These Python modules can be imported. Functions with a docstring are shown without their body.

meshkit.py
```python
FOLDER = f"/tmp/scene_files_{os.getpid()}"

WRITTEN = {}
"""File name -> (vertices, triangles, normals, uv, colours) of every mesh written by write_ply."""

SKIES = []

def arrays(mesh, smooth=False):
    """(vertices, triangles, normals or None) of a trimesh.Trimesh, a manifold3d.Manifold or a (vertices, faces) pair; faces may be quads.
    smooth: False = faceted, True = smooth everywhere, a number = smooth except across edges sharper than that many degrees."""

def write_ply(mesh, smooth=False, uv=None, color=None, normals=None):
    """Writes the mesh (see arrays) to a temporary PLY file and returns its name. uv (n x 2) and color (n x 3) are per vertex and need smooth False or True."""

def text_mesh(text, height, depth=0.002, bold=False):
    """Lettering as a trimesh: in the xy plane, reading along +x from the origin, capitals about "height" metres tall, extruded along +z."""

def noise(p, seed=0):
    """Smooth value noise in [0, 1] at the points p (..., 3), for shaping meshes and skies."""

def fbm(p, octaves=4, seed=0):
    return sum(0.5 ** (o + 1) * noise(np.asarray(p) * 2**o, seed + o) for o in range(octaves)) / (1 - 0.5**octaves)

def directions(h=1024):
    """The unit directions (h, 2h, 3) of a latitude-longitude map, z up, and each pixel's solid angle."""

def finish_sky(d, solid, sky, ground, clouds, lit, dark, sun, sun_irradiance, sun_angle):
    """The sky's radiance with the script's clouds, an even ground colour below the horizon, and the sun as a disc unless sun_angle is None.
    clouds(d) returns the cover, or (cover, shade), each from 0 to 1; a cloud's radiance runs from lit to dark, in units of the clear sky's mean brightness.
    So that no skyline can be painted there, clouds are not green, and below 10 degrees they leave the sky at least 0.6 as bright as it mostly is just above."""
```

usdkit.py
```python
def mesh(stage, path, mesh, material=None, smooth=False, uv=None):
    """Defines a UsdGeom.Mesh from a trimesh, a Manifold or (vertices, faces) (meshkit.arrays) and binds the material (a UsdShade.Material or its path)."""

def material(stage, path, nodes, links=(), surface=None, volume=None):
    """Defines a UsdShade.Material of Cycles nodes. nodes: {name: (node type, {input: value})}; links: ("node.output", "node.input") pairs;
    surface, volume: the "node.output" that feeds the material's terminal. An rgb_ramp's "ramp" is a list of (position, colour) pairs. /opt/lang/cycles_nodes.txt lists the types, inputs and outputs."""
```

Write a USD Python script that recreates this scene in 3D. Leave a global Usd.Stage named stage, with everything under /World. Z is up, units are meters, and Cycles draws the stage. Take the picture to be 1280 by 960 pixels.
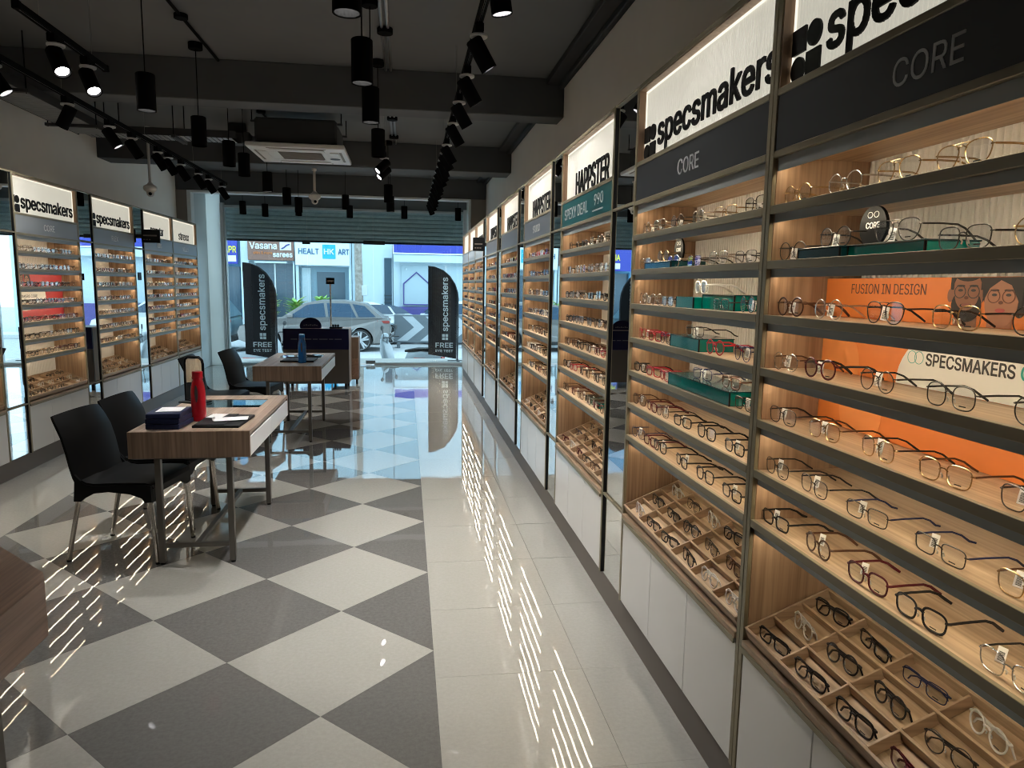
import math, random
import numpy as np, trimesh, usdkit, meshkit
from scipy.spatial import ConvexHull
from shapely.geometry import Polygon, Point, box as sbox
from shapely import affinity
from pxr import Usd, UsdGeom, UsdLux, UsdShade, Gf, Sdf, Vt

stage = Usd.Stage.CreateInMemory()
UsdGeom.SetStageUpAxis(stage, 'Z')
UsdGeom.SetStageMetersPerUnit(stage, 1.0)
W = '/World'
UsdGeom.Xform.Define(stage, W)
PI = math.pi
rng = random.Random(11)

# ------------------------------------------------------------------ camera, daylight, exposure
CAM_H = 1.557
F_PX, PITCH, YAW, ROLL = 889.0, 0.13708, 0.14827, 0.01577
EXPOSURE = 1.25
DOME = 0.50
SUN = 0.95
LED = 12.5            # radiance of the shelf strips
SIGN = 0.21           # radiance of the backlit sign panels
COVE = .5            # radiance of the strips around the sign panels
SPOT = 400.0           # radiance of the track spot lenses
PEND = 950.0           # radiance of the pendant lenses

cam = UsdGeom.Camera.Define(stage, W + '/camera')
cam.CreateHorizontalApertureAttr(36.0)
cam.CreateVerticalApertureAttr(27.0)
cam.CreateFocalLengthAttr(F_PX / 1280 * 36.0)
cam.CreateExposureAttr(EXPOSURE)
cam.CreateClippingRangeAttr(Gf.Vec2f(0.05, 300.0))
_cy, _sy, _cp, _sp = math.cos(YAW), math.sin(YAW), math.cos(PITCH), math.sin(PITCH)
_fw = np.array([_sy * _cp, _cy * _cp, -_sp]); _r = np.array([_cy, -_sy, 0.0]); _u = np.cross(_r, _fw)
_c, _s = math.cos(ROLL), math.sin(ROLL)
_R, _U = _c * _r + _s * _u, -_s * _r + _c * _u
UsdGeom.Xformable(cam).AddTransformOp().Set(Gf.Matrix4d(*_R, 0, *_U, 0, *(-_fw), 0, 0, 0, CAM_H, 1))

dome = UsdLux.DomeLight.Define(stage, W + '/sky')
dome.CreateColorAttr(Gf.Vec3f(0.66, 0.86, 1.0)); dome.CreateIntensityAttr(DOME)
sun = UsdLux.DistantLight.Define(stage, W + '/sun')
sun.CreateColorAttr(Gf.Vec3f(1.0, 0.95, 0.86)); sun.CreateIntensityAttr(SUN); sun.CreateAngleAttr(0.6)
# the sun stands high behind the shop's roof and strikes the street and the far shop fronts
UsdGeom.Xformable(sun).AddRotateXYZOp().Set(Gf.Vec3f(38.0, 0.0, -22.0))

# ------------------------------------------------------------------ prim helpers
used = {}
def numbered(parent, name):
    k = (parent, name); n = used.get(k, 0); used[k] = n + 1
    return name if n == 0 else f'{name}_{n:03d}'
def tag(p, label=None, cat=None, group=None, kind=None):
    for k, v in (('label', label), ('category', cat), ('group', group), ('kind', kind)):
        if v: p.SetCustomDataByKey(k, v)
    return p
def ppath(parent):
    return W if parent is None else str(parent.GetPath())
def obj(name, mesh, mat, parent=None, smooth=False, label=None):
    par = ppath(parent)
    m = usdkit.mesh(stage, par + '/' + numbered(par, name), mesh, MAT[mat] if isinstance(mat, str) else mat, smooth)
    p = m.GetPrim()
    if label: tag(p, label)
    return p
def empty(name, loc=(0, 0, 0), rz=0.0, rx=0.0, parent=None):
    par = ppath(parent)
    x = UsdGeom.Xform.Define(stage, par + '/' + numbered(par, name))
    x.AddTranslateOp().Set(Gf.Vec3d(*map(float, loc)))
    if rz: x.AddRotateZOp().Set(float(rz))
    if rx: x.AddRotateXOp().Set(float(rx))
    return x.GetPrim()
def thing(name, label, cat, loc=(0, 0, 0), rz=0.0, group=None, rx=0.0):
    return tag(empty(name, loc, rz, rx), label, cat, group)
def struct(name, mesh, mat, parent=None, smooth=False):
    p = obj(name, mesh, mat, parent, smooth)
    if parent is None: tag(p, kind='structure')
    return p
def klass(name):
    return stage.CreateClassPrim(W + '/' + name)
def copy_of(cls, name, label, cat, loc, rz=0.0, group=None, rx=0.0):
    p = thing(name, label, cat, loc, rz, group, rx)
    p.GetReferences().AddInternalReference(cls.GetPath()); p.SetInstanceable(True)
    return p

# ------------------------------------------------------------------ mesh helpers: a mesh is (vertices, triangles)
BF = np.array([[0, 2, 1], [0, 3, 2], [4, 5, 6], [4, 6, 7], [0, 1, 5], [0, 5, 4], [1, 2, 6], [1, 6, 5], [2, 3, 7], [2, 7, 6], [3, 0, 4], [3, 4, 7]])
def box(x0, x1, y0, y1, z0, z1):
    v = np.array([[x0, y0, z0], [x1, y0, z0], [x1, y1, z0], [x0, y1, z0], [x0, y0, z1], [x1, y0, z1], [x1, y1, z1], [x0, y1, z1]], float)
    return v, BF
_cs = [(sx, sy, sz, k) for sx in (-1, 1) for sy in (-1, 1) for sz in (-1, 1) for k in range(3)]
def _template():
    p = np.array([[sx * (1 - .1 * (k != 0)), sy * (1 - .1 * (k != 1)), sz * (1 - .1 * (k != 2))] for sx, sy, sz, k in _cs])
    h = ConvexHull(p); f = h.simplices.copy()
    for i, t in enumerate(f):
        if np.dot(np.cross(p[t[1]] - p[t[0]], p[t[2]] - p[t[0]]), p[t].mean(0)) < 0: f[i] = t[::-1]
    return f
CBF = _template()
def cbox(x0, x1, y0, y1, z0, z1, c=0.002):
    c = min(c, .45 * (x1 - x0), .45 * (y1 - y0), .45 * (z1 - z0))
    lo, hi = np.array([x0, y0, z0], float), np.array([x1, y1, z1], float); m, h = (lo + hi) / 2, (hi - lo) / 2
    v = np.array([[sx * (h[0] - c * (k != 0)), sy * (h[1] - c * (k != 1)), sz * (h[2] - c * (k != 2))] for sx, sy, sz, k in _cs]) + m
    return v, CBF
def cat(*ms):
    ms = [m for m in ms if m is not None]
    vs, fs, n = [], [], 0
    for m in ms:
        v, f = (np.asarray(m.vertices), np.asarray(m.faces)) if hasattr(m, 'faces') else m
        vs.append(v); fs.append(np.asarray(f) + n); n += len(v)
    return np.vstack(vs), np.vstack(fs)
def mv(m, t=(0, 0, 0), R=None, s=None):
    v, f = (np.asarray(m.vertices), np.asarray(m.faces)) if hasattr(m, 'faces') else m
    v = np.array(v, float)
    if s is not None: v = v * np.asarray(s, float)
    if R is not None: v = v @ np.asarray(R).T
    return v + np.asarray(t, float), f
def rot(ax, deg):
    a = math.radians(deg); c, s = math.cos(a), math.sin(a)
    return np.array({'x': [[1, 0, 0], [0, c, -s], [0, s, c]], 'y': [[c, 0, s], [0, 1, 0], [-s, 0, c]], 'z': [[c, -s, 0], [s, c, 0], [0, 0, 1]]}[ax])
def tube(pts, r, k=8, closed=False, rb=None, caps=True):
    """Sweeps an ellipse (r along the in-plane side, rb along the other) along a polyline; r may vary along it."""
    P = np.asarray(pts, float); n = len(P)
    T = (np.roll(P, -1, 0) - np.roll(P, 1, 0)) if closed else np.gradient(P, axis=0)
    T /= np.maximum(np.linalg.norm(T, axis=1, keepdims=True), 1e-12)
    a = np.array([0, 0, 1.0]) if abs(T[0][2]) < .9 else np.array([0, 1.0, 0])
    U = np.cross(a, T[0]); U /= np.linalg.norm(U); Us = []
    for t in T:
        U = U - t * np.dot(U, t); U /= max(np.linalg.norm(U), 1e-12); Us.append(U)
    Us = np.array(Us); Vs = np.cross(T, Us)
    r = np.broadcast_to(np.asarray(r, float), (n,)); rb = r if rb is None else np.broadcast_to(np.asarray(rb, float), (n,))
    th = np.arange(k) / k * 2 * PI
    v = P[:, None] + Us[:, None] * (np.cos(th)[None, :, None] * r[:, None, None]) + Vs[:, None] * (np.sin(th)[None, :, None] * rb[:, None, None])
    v = v.reshape(-1, 3); f = []
    for i in range(n if closed else n - 1):
        a0, b0 = i * k, ((i + 1) % n) * k
        for j in range(k):
            j2 = (j + 1) % k
            f += [[a0 + j, a0 + j2, b0 + j2], [a0 + j, b0 + j2, b0 + j]]
    if not closed and caps:
        m0 = len(v); v = np.vstack([v, P[:1], P[-1:]])
        for j in range(k):
            j2 = (j + 1) % k
            f += [[m0, j2, j], [m0 + 1, (n - 1) * k + j, (n - 1) * k + j2]]
    return v, np.array(f)
def cyl(p0, p1, r, k=16, r1=None):
    return tube([p0, p1], [r, r if r1 is None else r1], k)
def lathe(prof, k=24, caps=True):
    """prof: (radius, z) from bottom to top around z."""
    th = np.arange(k) / k * 2 * PI; n = len(prof)
    v = np.array([[r * math.cos(t), r * math.sin(t), z] for r, z in prof for t in th]); f = []
    for i in range(n - 1):
        for j in range(k):
            j2 = (j + 1) % k
            f += [[i * k + j, i * k + j2, (i + 1) * k + j2], [i * k + j, (i + 1) * k + j2, (i + 1) * k + j]]
    if caps:
        m0 = len(v); v = np.vstack([v, [[0, 0, prof[0][1]]], [[0, 0, prof[-1][1]]]])
        for j in range(k):
            j2 = (j + 1) % k
            f += [[m0, j2, j], [m0 + 1, (n - 1) * k + j, (n - 1) * k + j2]]
    return v, np.array(f)
def prism(poly, z0, z1):
    """Extrudes a shapely polygon or a list of corners from z0 to z1."""
    g = poly if hasattr(poly, 'geom_type') else Polygon(poly)
    gs = getattr(g, 'geoms', [g])
    out = []
    for q in gs:
        if q.is_empty or q.area < 1e-9: continue
        m = trimesh.creation.extrude_polygon(q, z1 - z0, engine='earcut'); out.append(mv(m, (0, 0, z0)))
    return cat(*out)
def front(poly, y0, y1):
    """A polygon in (x, z), extruded from y1 (back) to y0 (front)."""
    v, f = prism(poly, 0, y1 - y0)
    return np.stack([v[:, 0], y1 - v[:, 2], v[:, 1]], 1), f
def side(poly, x0, x1):
    """A polygon in (y, z), extruded along x."""
    v, f = prism(poly, x0, x1)
    return np.stack([v[:, 2], v[:, 0], v[:, 1]], 1), f
_txt = {}
def text(s, h, x=0.0, z=0.0, y=0.0, depth=.002, bold=False, align='l', sx=1.0, width=None):
    """Lettering that stands in the xz plane and reads along +x for someone looking along +y."""
    k = (s, bold)
    if k not in _txt: _txt[k] = meshkit.text_mesh(s, 1.0, 1.0, bold)
    m = _txt[k]; v = np.array(m.vertices) * [h * sx, h, depth]; f = np.array(m.faces)
    if width is not None: v[:, 0] *= width / np.ptp(v[:, 0])
    v[:, 0] -= v[:, 0].min()
    w = v[:, 0].max(); v[:, 0] += x - {'l': 0, 'c': w / 2, 'r': w}[align]
    return np.stack([v[:, 0], y - v[:, 2], v[:, 1] + z], 1), f
def ell(cx, cz, a, b, n=24):
    t = np.arange(n) / n * 2 * PI
    return Polygon(np.stack([cx + a * np.cos(t), cz + b * np.sin(t)], 1))

# ------------------------------------------------------------------ materials
MAT = {}
def mat(name, color=(.8, .8, .8), rough=.5, metal=0.0, **kw):
    MAT[name] = usdkit.material(stage, f'{W}/Looks/{name}', {'p': ('principled_bsdf', dict(base_color=color, roughness=rough, metallic=metal, **kw))}, [], 'p.BSDF')
def mat_noise(name, c1, c2, scale, rough=.5, stretch=(1, 1, 1), bump=0.0, detail=4.0, lo=.35, hi=.65, metal=0.0, dist=.002, **kw):
    n = {'g': ('geometry', {}), 'm': ('mapping', {'scale': stretch}), 'n': ('noise_texture', {'scale': scale, 'detail': detail, 'roughness': .6}),
         'r': ('rgb_ramp', {'ramp': [(lo, c1), (hi, c2)]}), 'p': ('principled_bsdf', dict(roughness=rough, metallic=metal, **kw))}
    l = [('g.position', 'm.vector'), ('m.vector', 'n.vector'), ('n.fac', 'r.fac'), ('r.color', 'p.base_color')]
    if bump:
        n['b'] = ('bump', {'strength': bump, 'distance': dist}); l += [('n.fac', 'b.height'), ('b.normal', 'p.normal')]
    MAT[name] = usdkit.material(stage, f'{W}/Looks/{name}', n, l, 'p.BSDF')
def mat_wood(name, c1, c2, c3, axis, rough=.42):
    st = {'x': (1.1, 16, 16), 'y': (16, 1.1, 16), 'z': (16, 16, 1.1)}[axis]
    st2 = {'x': (2, 90, 90), 'y': (90, 2, 90), 'z': (90, 90, 2)}[axis]
    n = {'g': ('geometry', {}), 'm': ('mapping', {'scale': st}), 'n': ('noise_texture', {'scale': 1.0, 'detail': 5.0, 'roughness': .55, 'distortion': .6}),
         'm2': ('mapping', {'scale': st2}), 'n2': ('noise_texture', {'scale': 1.0, 'detail': 2.0}),
         'r': ('rgb_ramp', {'ramp': [(.30, c1), (.5, c2), (.70, c3)]}), 'r2': ('rgb_ramp', {'ramp': [(.3, (.60, .57, .54)), (.6, (1, 1, 1))]}),
         'x': ('mix', {'mix_type': 'multiply', 'fac': .85}), 'p': ('principled_bsdf', {'roughness': rough})}
    l = [('g.position', 'm.vector'), ('m.vector', 'n.vector'), ('g.position', 'm2.vector'), ('m2.vector', 'n2.vector'), ('n.fac', 'r.fac'), ('n2.fac', 'r2.fac'),
         ('r.color', 'x.color1'), ('r2.color', 'x.color2'), ('x.color', 'p.base_color')]
    MAT[name] = usdkit.material(stage, f'{W}/Looks/{name}', n, l, 'p.BSDF')
def mat_emit(name, color, strength):
    MAT[name] = usdkit.material(stage, f'{W}/Looks/{name}', {'e': ('emission', {'color': color, 'strength': strength})}, [], 'e.emission')
def mat_pane(name, tint, head=.035, rough=0.0):
    """A thin pane: clear, with a mirror reflection that grows towards grazing view on either face."""
    MAT[name] = usdkit.material(stage, f'{W}/Looks/{name}', {'t': ('transparent_bsdf', {'color': tint}), 'g': ('glossy_bsdf', {'color': (1, 1, 1), 'roughness': rough}),
        'f': ('layer_weight', {'blend': .5}), 'e': ('math', {'math_type': 'power', 'value2': 4.0}), 'k': ('math', {'math_type': 'multiply_add', 'value2': .55, 'value3': head}), 'm': ('mix_closure', {})},
        [('f.facing', 'e.value1'), ('e.value', 'k.value1'), ('k.value', 'm.fac'), ('t.BSDF', 'm.closure1'), ('g.BSDF', 'm.closure2')], 'm.closure')
def fluted(x0, x1, y0, y1, z0, z1, pitch, depth, k=6):
    """A panel whose face towards -y is a row of upright half-round flutes."""
    n = max(1, int(round((x1 - x0) / pitch))); xs = np.linspace(x0, x1, n * k + 1); ph = (np.arange(n * k + 1) % k) / k
    ys = y0 + depth * (1 - np.abs(np.sin(PI * ph)) ** .7); m = len(xs)
    v = np.vstack([np.stack([xs, ys, np.full(m, z0)], 1), np.stack([xs, ys, np.full(m, z1)], 1), [[x0, y1, z0], [x1, y1, z0], [x0, y1, z1], [x1, y1, z1]]])
    i = np.arange(m - 1); f = np.vstack([np.stack([i, i + 1, i + 1 + m], 1), np.stack([i, i + 1 + m, i + m], 1)])
    o = 2 * m; e = [[o, o + 3, o + 1], [o, o + 2, o + 3], [0, m, o + 2], [0, o + 2, o], [m - 1, o + 1, o + 3], [m - 1, o + 3, 2 * m - 1]]
    return v, np.vstack([f, e])
def mat_tile(name, c1, c2):
    """Polished porcelain: fine speckle, and the slight waviness of a polished tile."""
    n = {'g': ('geometry', {}), 'n': ('noise_texture', {'scale': 60.0, 'detail': 6.0, 'roughness': .7}), 'r': ('rgb_ramp', {'ramp': [(.35, c1), (.65, c2)]}),
         'n2': ('noise_texture', {'scale': 6.0, 'detail': 1.0}), 'b': ('bump', {'strength': .06, 'distance': .003}),
         'p': ('principled_bsdf', {'roughness': .02, 'ior': 1.6, 'coat_weight': .25, 'coat_roughness': .02})}
    MAT[name] = usdkit.material(stage, f'{W}/Looks/{name}', n, [('g.position', 'n.vector'), ('g.position', 'n2.vector'), ('n.fac', 'r.fac'), ('r.color', 'p.base_color'),
        ('n2.fac', 'b.height'), ('b.normal', 'p.normal'), ('b.normal', 'p.coat_normal')], 'p.BSDF')

mat_tile('tile_light', (.345, .335, .305), (.385, .375, .345))
mat_tile('tile_dark', (.130, .127, .121), (.160, .156, .149))
mat_tile('tile_border', (.345, .333, .306), (.38, .368, .338))
mat('grout', (.31, .30, .275), .6)
mat_noise('wall_paint', (.83, .79, .73), (.86, .82, .76), 3.0, .8)
mat_noise('ceiling_paint', (.108, .113, .117), (.118, .123, .127), 2.0, .85)
mat_noise('beam_paint', (.074, .079, .085), (.082, .087, .093), 2.0, .8)
mat('beam_soffit', (.20, .20, .20), .8)
mat('white_frame', (.72, .74, .74), .4)
mat_wood('oak_z', (.255, .15, .086), (.345, .22, .135), (.435, .295, .188), 'z')
mat_wood('oak_y', (.335, .222, .133), (.445, .312, .195), (.545, .40, .263), 'y')
mat_wood('oak_x', (.33, .22, .14), (.43, .30, .20), (.53, .395, .275), 'x')
mat_wood('desk_oak_z', (.165, .108, .072), (.225, .152, .104), (.285, .20, .142), 'z')
mat_wood('desk_oak_x', (.21, .14, .095), (.285, .195, .135), (.35, .25, .18), 'x')
mat_wood('desk_oak_y', (.24, .165, .115), (.32, .23, .165), (.40, .30, .225), 'y')
mat_wood('dark_oak', (.19, .108, .07), (.25, .148, .098), (.31, .19, .13), 'y')
mat('olive_trim', (.235, .200, .125), .42, .15)
mat('black_trim', (.012, .012, .0115), .4, specular_ior_level=.3)
mat('led_profile', (.30, .315, .305), .45, .2)
mat('white_laminate', (.74, .73, .705), .24)
mat('plinth_laminate', (.15, .125, .105), .5)
mat('charcoal_panel', (.032, .033, .034), .42)
mat('slate_panel', (.095, .105, .118), .42)
mat('grey_panel', (.27, .29, .305), .42)
mat('teal_panel', (.010, .085, .088), .4)
mat('sign_text', (.006, .0055, .005), .6, specular_ior_level=.2)
mat('header_text', (.42, .42, .41), .5)
mat('header_text_light', (.75, .75, .74), .5)
mat('mirror', (.86, .88, .88), .0, 1.0)
mat('chrome', (.62, .58, .52), .18, 1.0)
mat('steel', (.42, .42, .42), .3, 1.0)
mat('desk_frame', (.13, .12, .105), .42, .5)
mat('black_plastic', (.0035, .0038, .0042), .45, specular_ior_level=.16)
mat('black_metal', (.012, .012, .013), .4, .2)
mat('black_matte', (.013, .013, .013), .7)
mat('can_black', (.0045, .0045, .005), .8, specular_ior_level=.04)
mat('can_inner', (.0004, .0004, .0004), .9, specular_ior_level=0.0)
mat('adapter_white', (.45, .46, .46), .5)
mat('led_off_lens', (.5, .5, .5), .3)
mat('white_plastic', (.72, .70, .67), .4)
mat('camera_white', (.60, .57, .54), .4)
mat('grille_brown', (.22, .19, .165), .6)
mat('duct_dark', (.035, .036, .038), .6, specular_ior_level=.3)
mat('tray_metal', (.30, .31, .32), .5, .4)
mat('tag_white', (.80, .80, .79), .6)
mat('tag_ink', (.08, .08, .09), .6)
mat('red_bottle', (.55, .012, .025), .12, transmission_weight=.35)
mat('blue_bottle', (.01, .14, .42), .12, transmission_weight=.4)
mat('navy_box', (.010, .016, .055), .5, specular_ior_level=.3)
mat('navy_panel', (.004, .004, .030), .4, specular_ior_level=.2)
mat('counter_brown', (.062, .053, .046), .5, specular_ior_level=.3)
mat('paper', (.75, .75, .74), .6)
mat('folder', (.010, .010, .011), .55, specular_ior_level=.3)
mat('teal_glass', (.0, .16, .135), .08, coat_weight=.5)
mat('dark_teal', (.005, .045, .055), .12)
mat('orange_print', (.62, .17, .03), .55)
mat('orange_light', (.68, .23, .06), .55)
mat('red_print', (.40, .03, .04), .55)
mat('white_print', (.66, .64, .60), .55)
mat('ink', (.03, .025, .025), .55)
mat('brown_ink', (.10, .03, .015), .55)
mat('teal_ink', (.03, .33, .28), .55)
mat('skin_tan', (.21, .09, .05), .6)
mat('skin_light', (.30, .135, .08), .6)
mat('hair', (.012, .009, .008), .6)
mat('lips', (.33, .06, .055), .6)
mat('lips_man', (.20, .07, .05), .6)
mat('demo_print', (.02, .02, .02), .5)
mat('fluted_panel', (.60, .57, .53), .45)
mat('taupe_paint', (.245, .215, .19), .6)
FR = {'black': ((.012, .012, .013), .25, 0), 'gold': ((.62, .42, .20), .22, 1), 'silver': ((.62, .60, .58), .2, 1), 'gunmetal': ((.07, .065, .06), .3, .8),
      'burgundy': ((.085, .008, .014), .25, 0), 'navy': ((.012, .018, .075), .3, 0), 'brown': ((.075, .032, .015), .3, 0), 'red': ((.36, .02, .035), .3, 0), 'clear': ((.62, .60, .57), .12, 0)}
for k, (c, r, m) in FR.items(): mat('frame_' + k, c, r, m)
mat_pane('spectacle_lens', (.95, .96, .97), .03)
mat_pane('shop_glass', (.90, .97, .985), .03)
mat_pane('desk_glass', (.62, .74, .72), .06)
mat_emit('led_warm', (1.0, .845, .60), LED)
mat_emit('cove_led', (1.0, .93, .76), COVE)
mat_emit('spot_lens', (1.0, .97, .93), SPOT)
mat_emit('lit_lens', (1.0, .97, .93), 12.0)
mat_emit('pendant_lens', (1.0, .975, .94), PEND)
mat('sign_panel', (.40, .39, .35), .5, 0.0, emission_color=(1.0, .955, .80), emission_strength=SIGN)
# outside
mat_noise('asphalt', (.36, .37, .38), (.44, .45, .46), 6.0, .9)
mat('terrace', (.50, .51, .50), .6)
mat('facade_white', (.52, .63, .68), .7)
mat('facade_blue', (.12, .30, .46), .6)
mat('shop_dark', (.055, .09, .12), .2)
mat('shop_mid', (.16, .26, .32), .25)
mat('shop_pale', (.40, .50, .54), .3)
mat('sign_brown', (.22, .115, .085), .6)
mat('sign_blue', (.035, .05, .36), .5)
mat('sign_yellow', (.75, .68, .05), .5)
mat('sign_cyan', (.02, .42, .70), .5)
mat('sign_white', (.70, .80, .84), .5)
mat('ink_blue', (.04, .12, .24), .5)
mat('violet_line', (.08, .07, .25), .5)
mat_noise('shutter_steel', (.40, .45, .44), (.47, .52, .51), 9.0, .65)
MAT['alu_pale'] = usdkit.material(stage, W + '/Looks/alu_pale', {'d': ('diffuse_bsdf', {'color': (.80, .84, .82)}), 't': ('translucent_bsdf', {'color': (.90, .94, .92)}), 'm': ('mix_closure', {'fac': .62})},
    [('d.BSDF', 'm.closure1'), ('t.BSDF', 'm.closure2')], 'm.closure')     # frosted sheet that lets daylight through
mat('alu_grey', (.50, .55, .56), .45)
mat('fascia_grey', (.14, .165, .18), .6)
mat('car_silver', (.20, .188, .178), .3, .3)
mat('car_white', (.68, .70, .70), .3)
mat('car_dark', (.04, .09, .12), .25)
mat('car_glass', (.03, .06, .10), .05)
mat('tyre', (.02, .02, .02), .8)
mat('alloy', (.60, .61, .62), .3, .6)
mat('lamp_red', (.30, .05, .04), .25)
mat('flag_cloth', (.040, .034, .036), .85, specular_ior_level=.1)
mat('flag_edge', (.022, .024, .028), .7)
mat('flag_print', (.70, .70, .70), .7)
mat_noise('bark', (.22, .19, .16), (.36, .33, .29), 9.0, .9)
mat('leaf_green', (.22, .42, .10), .5)
mat('leaf_yellow', (.48, .56, .16), .5)
mat('barrier_dark', (.12, .14, .155), .5)
mat('barrier_pale', (.42, .45, .47), .5)
mat('scooter_white', (.34, .37, .39), .35)
mat('scooter_grey', (.30, .32, .34), .4)
mat('scooter_red', (.50, .08, .05), .4)

# ------------------------------------------------------------------ the room
XR, XL = 0.957, -3.04            # cabinet fronts
WR, WL = 1.36, -3.67             # wall faces
ZC = 3.33; ZB = 3.01             # ceiling, beam soffits
Y_BACK, Y_FRONT, Y_GLASS = -2.6, 12.43, 13.95

floor = tag(empty('floor'), kind='structure')
obj('slab', box(WL - .1, WR + .1, Y_BACK, 15.2, -.12, -.0035), 'grout', floor)
D2 = .8485 / 2; XB, Y0 = .1091, 2.8854
X_LB = XB - 6 * D2; J0, J1 = -9, 18
field = sbox(X_LB, Y0 + J0 * D2, XB, Y0 + J1 * D2)
def tile(poly, m, amp=.0007):
    poly = poly.buffer(-.0006, join_style=2)
    if poly.is_empty or poly.area < .004: return
    v, f = prism(poly, -.010, 0.0)
    cx, cy = poly.centroid.coords[0]; a, b = rng.gauss(0, amp), rng.gauss(0, amp)
    v[:, 2] += np.clip(a * (v[:, 0] - cx) + b * (v[:, 1] - cy), -.001, .001)
    obj('tile', (v, f), m, floor)
for j in range(J0, J1 + 1):
    for i in range(0, 7):
        if (i + j) % 2 == 0: continue
        cx, cy = XB - i * D2, Y0 + j * D2
        tile(Polygon([(cx - D2, cy), (cx, cy - D2), (cx + D2, cy), (cx, cy + D2)]).intersection(field), 'tile_dark' if i % 2 == 0 else 'tile_light')
y = Y0 + J0 * D2
while y < Y0 + J1 * D2 - .01:
    y2 = min(y + .6, Y0 + J1 * D2)
    tile(sbox(XB, y, XB + .6, y2), 'tile_border'); tile(sbox(XB + .6, y, WR, y2), 'tile_border')
    tile(sbox(X_LB - .6, y, X_LB, y2), 'tile_border'); tile(sbox(WL, y, X_LB - .6, y2), 'tile_border')
    y = y2
while y < Y_GLASS - .01:
    y2 = min(y + .6, Y_GLASS); x = WL
    while x < WR - .01:
        tile(sbox(x, y, min(x + .6, WR), y2), 'tile_border'); x += .6
    y = y2
obj('tile', box(WL, WR, Y_BACK, Y0 + J0 * D2 - .002, -.01, 0), 'tile_light', floor)

struct('wall_right', box(WR, WR + .1, Y_BACK, 14.3, 0, ZC), 'wall_paint')
struct('wall_left', box(WL - .1, WL, Y_BACK, 14.3, 0, ZC), 'wall_paint')
struct('wall_back', box(WL - .1, WR + .1, Y_BACK - .1, Y_BACK, 0, ZC), 'wall_paint')
wf = tag(empty('wall_front'), kind='structure')
obj('pier', box(WL, -3.50, Y_FRONT, Y_FRONT + .16, 0, ZB), 'taupe_paint', wf)
obj('pier', box(1.10, WR, Y_FRONT, Y_FRONT + .16, 0, ZB), 'taupe_paint', wf)
ceil = tag(empty('ceiling'), kind='structure')
obj('slab', box(WL - .1, WR + .1, Y_BACK - .1, 14.3, ZC, ZC + .12), 'ceiling_paint', ceil)
for ya, yb in ((6.31, 6.58), (9.47, 9.88), (Y_FRONT, 12.75), (1.3, 1.57)):
    obj('beam', cbox(WL, WR, ya, yb, ZB, ZC, .006), 'beam_paint', ceil)
for ya, yb in ((1.57, 6.31), (6.58, 9.47), (9.88, Y_FRONT)):          # the black cable duct in the right ceiling corner
    obj('cable_duct', cat(cbox(WR - .16, WR - .05, ya, yb, ZC - .05, ZC, .006), cbox(WR - .05, WR - .005, ya, yb, ZC - .085, ZC - .03, .006)), 'duct_dark', ceil)
tr = tag(empty('trim_1'), kind='structure')                          # white frame round the front opening
obj('jamb', cbox(-3.50, -3.44, Y_FRONT - .012, Y_FRONT + .17, 0, ZB, .004), 'white_frame', tr)
obj('jamb', cbox(1.06, 1.10, Y_FRONT - .012, Y_FRONT + .17, 0, ZB, .004), 'white_frame', tr)
obj('head', cbox(-3.44, 1.06, Y_FRONT - .012, Y_FRONT + .17, ZB - .035, ZB, .004), 'white_frame', tr)

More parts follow.
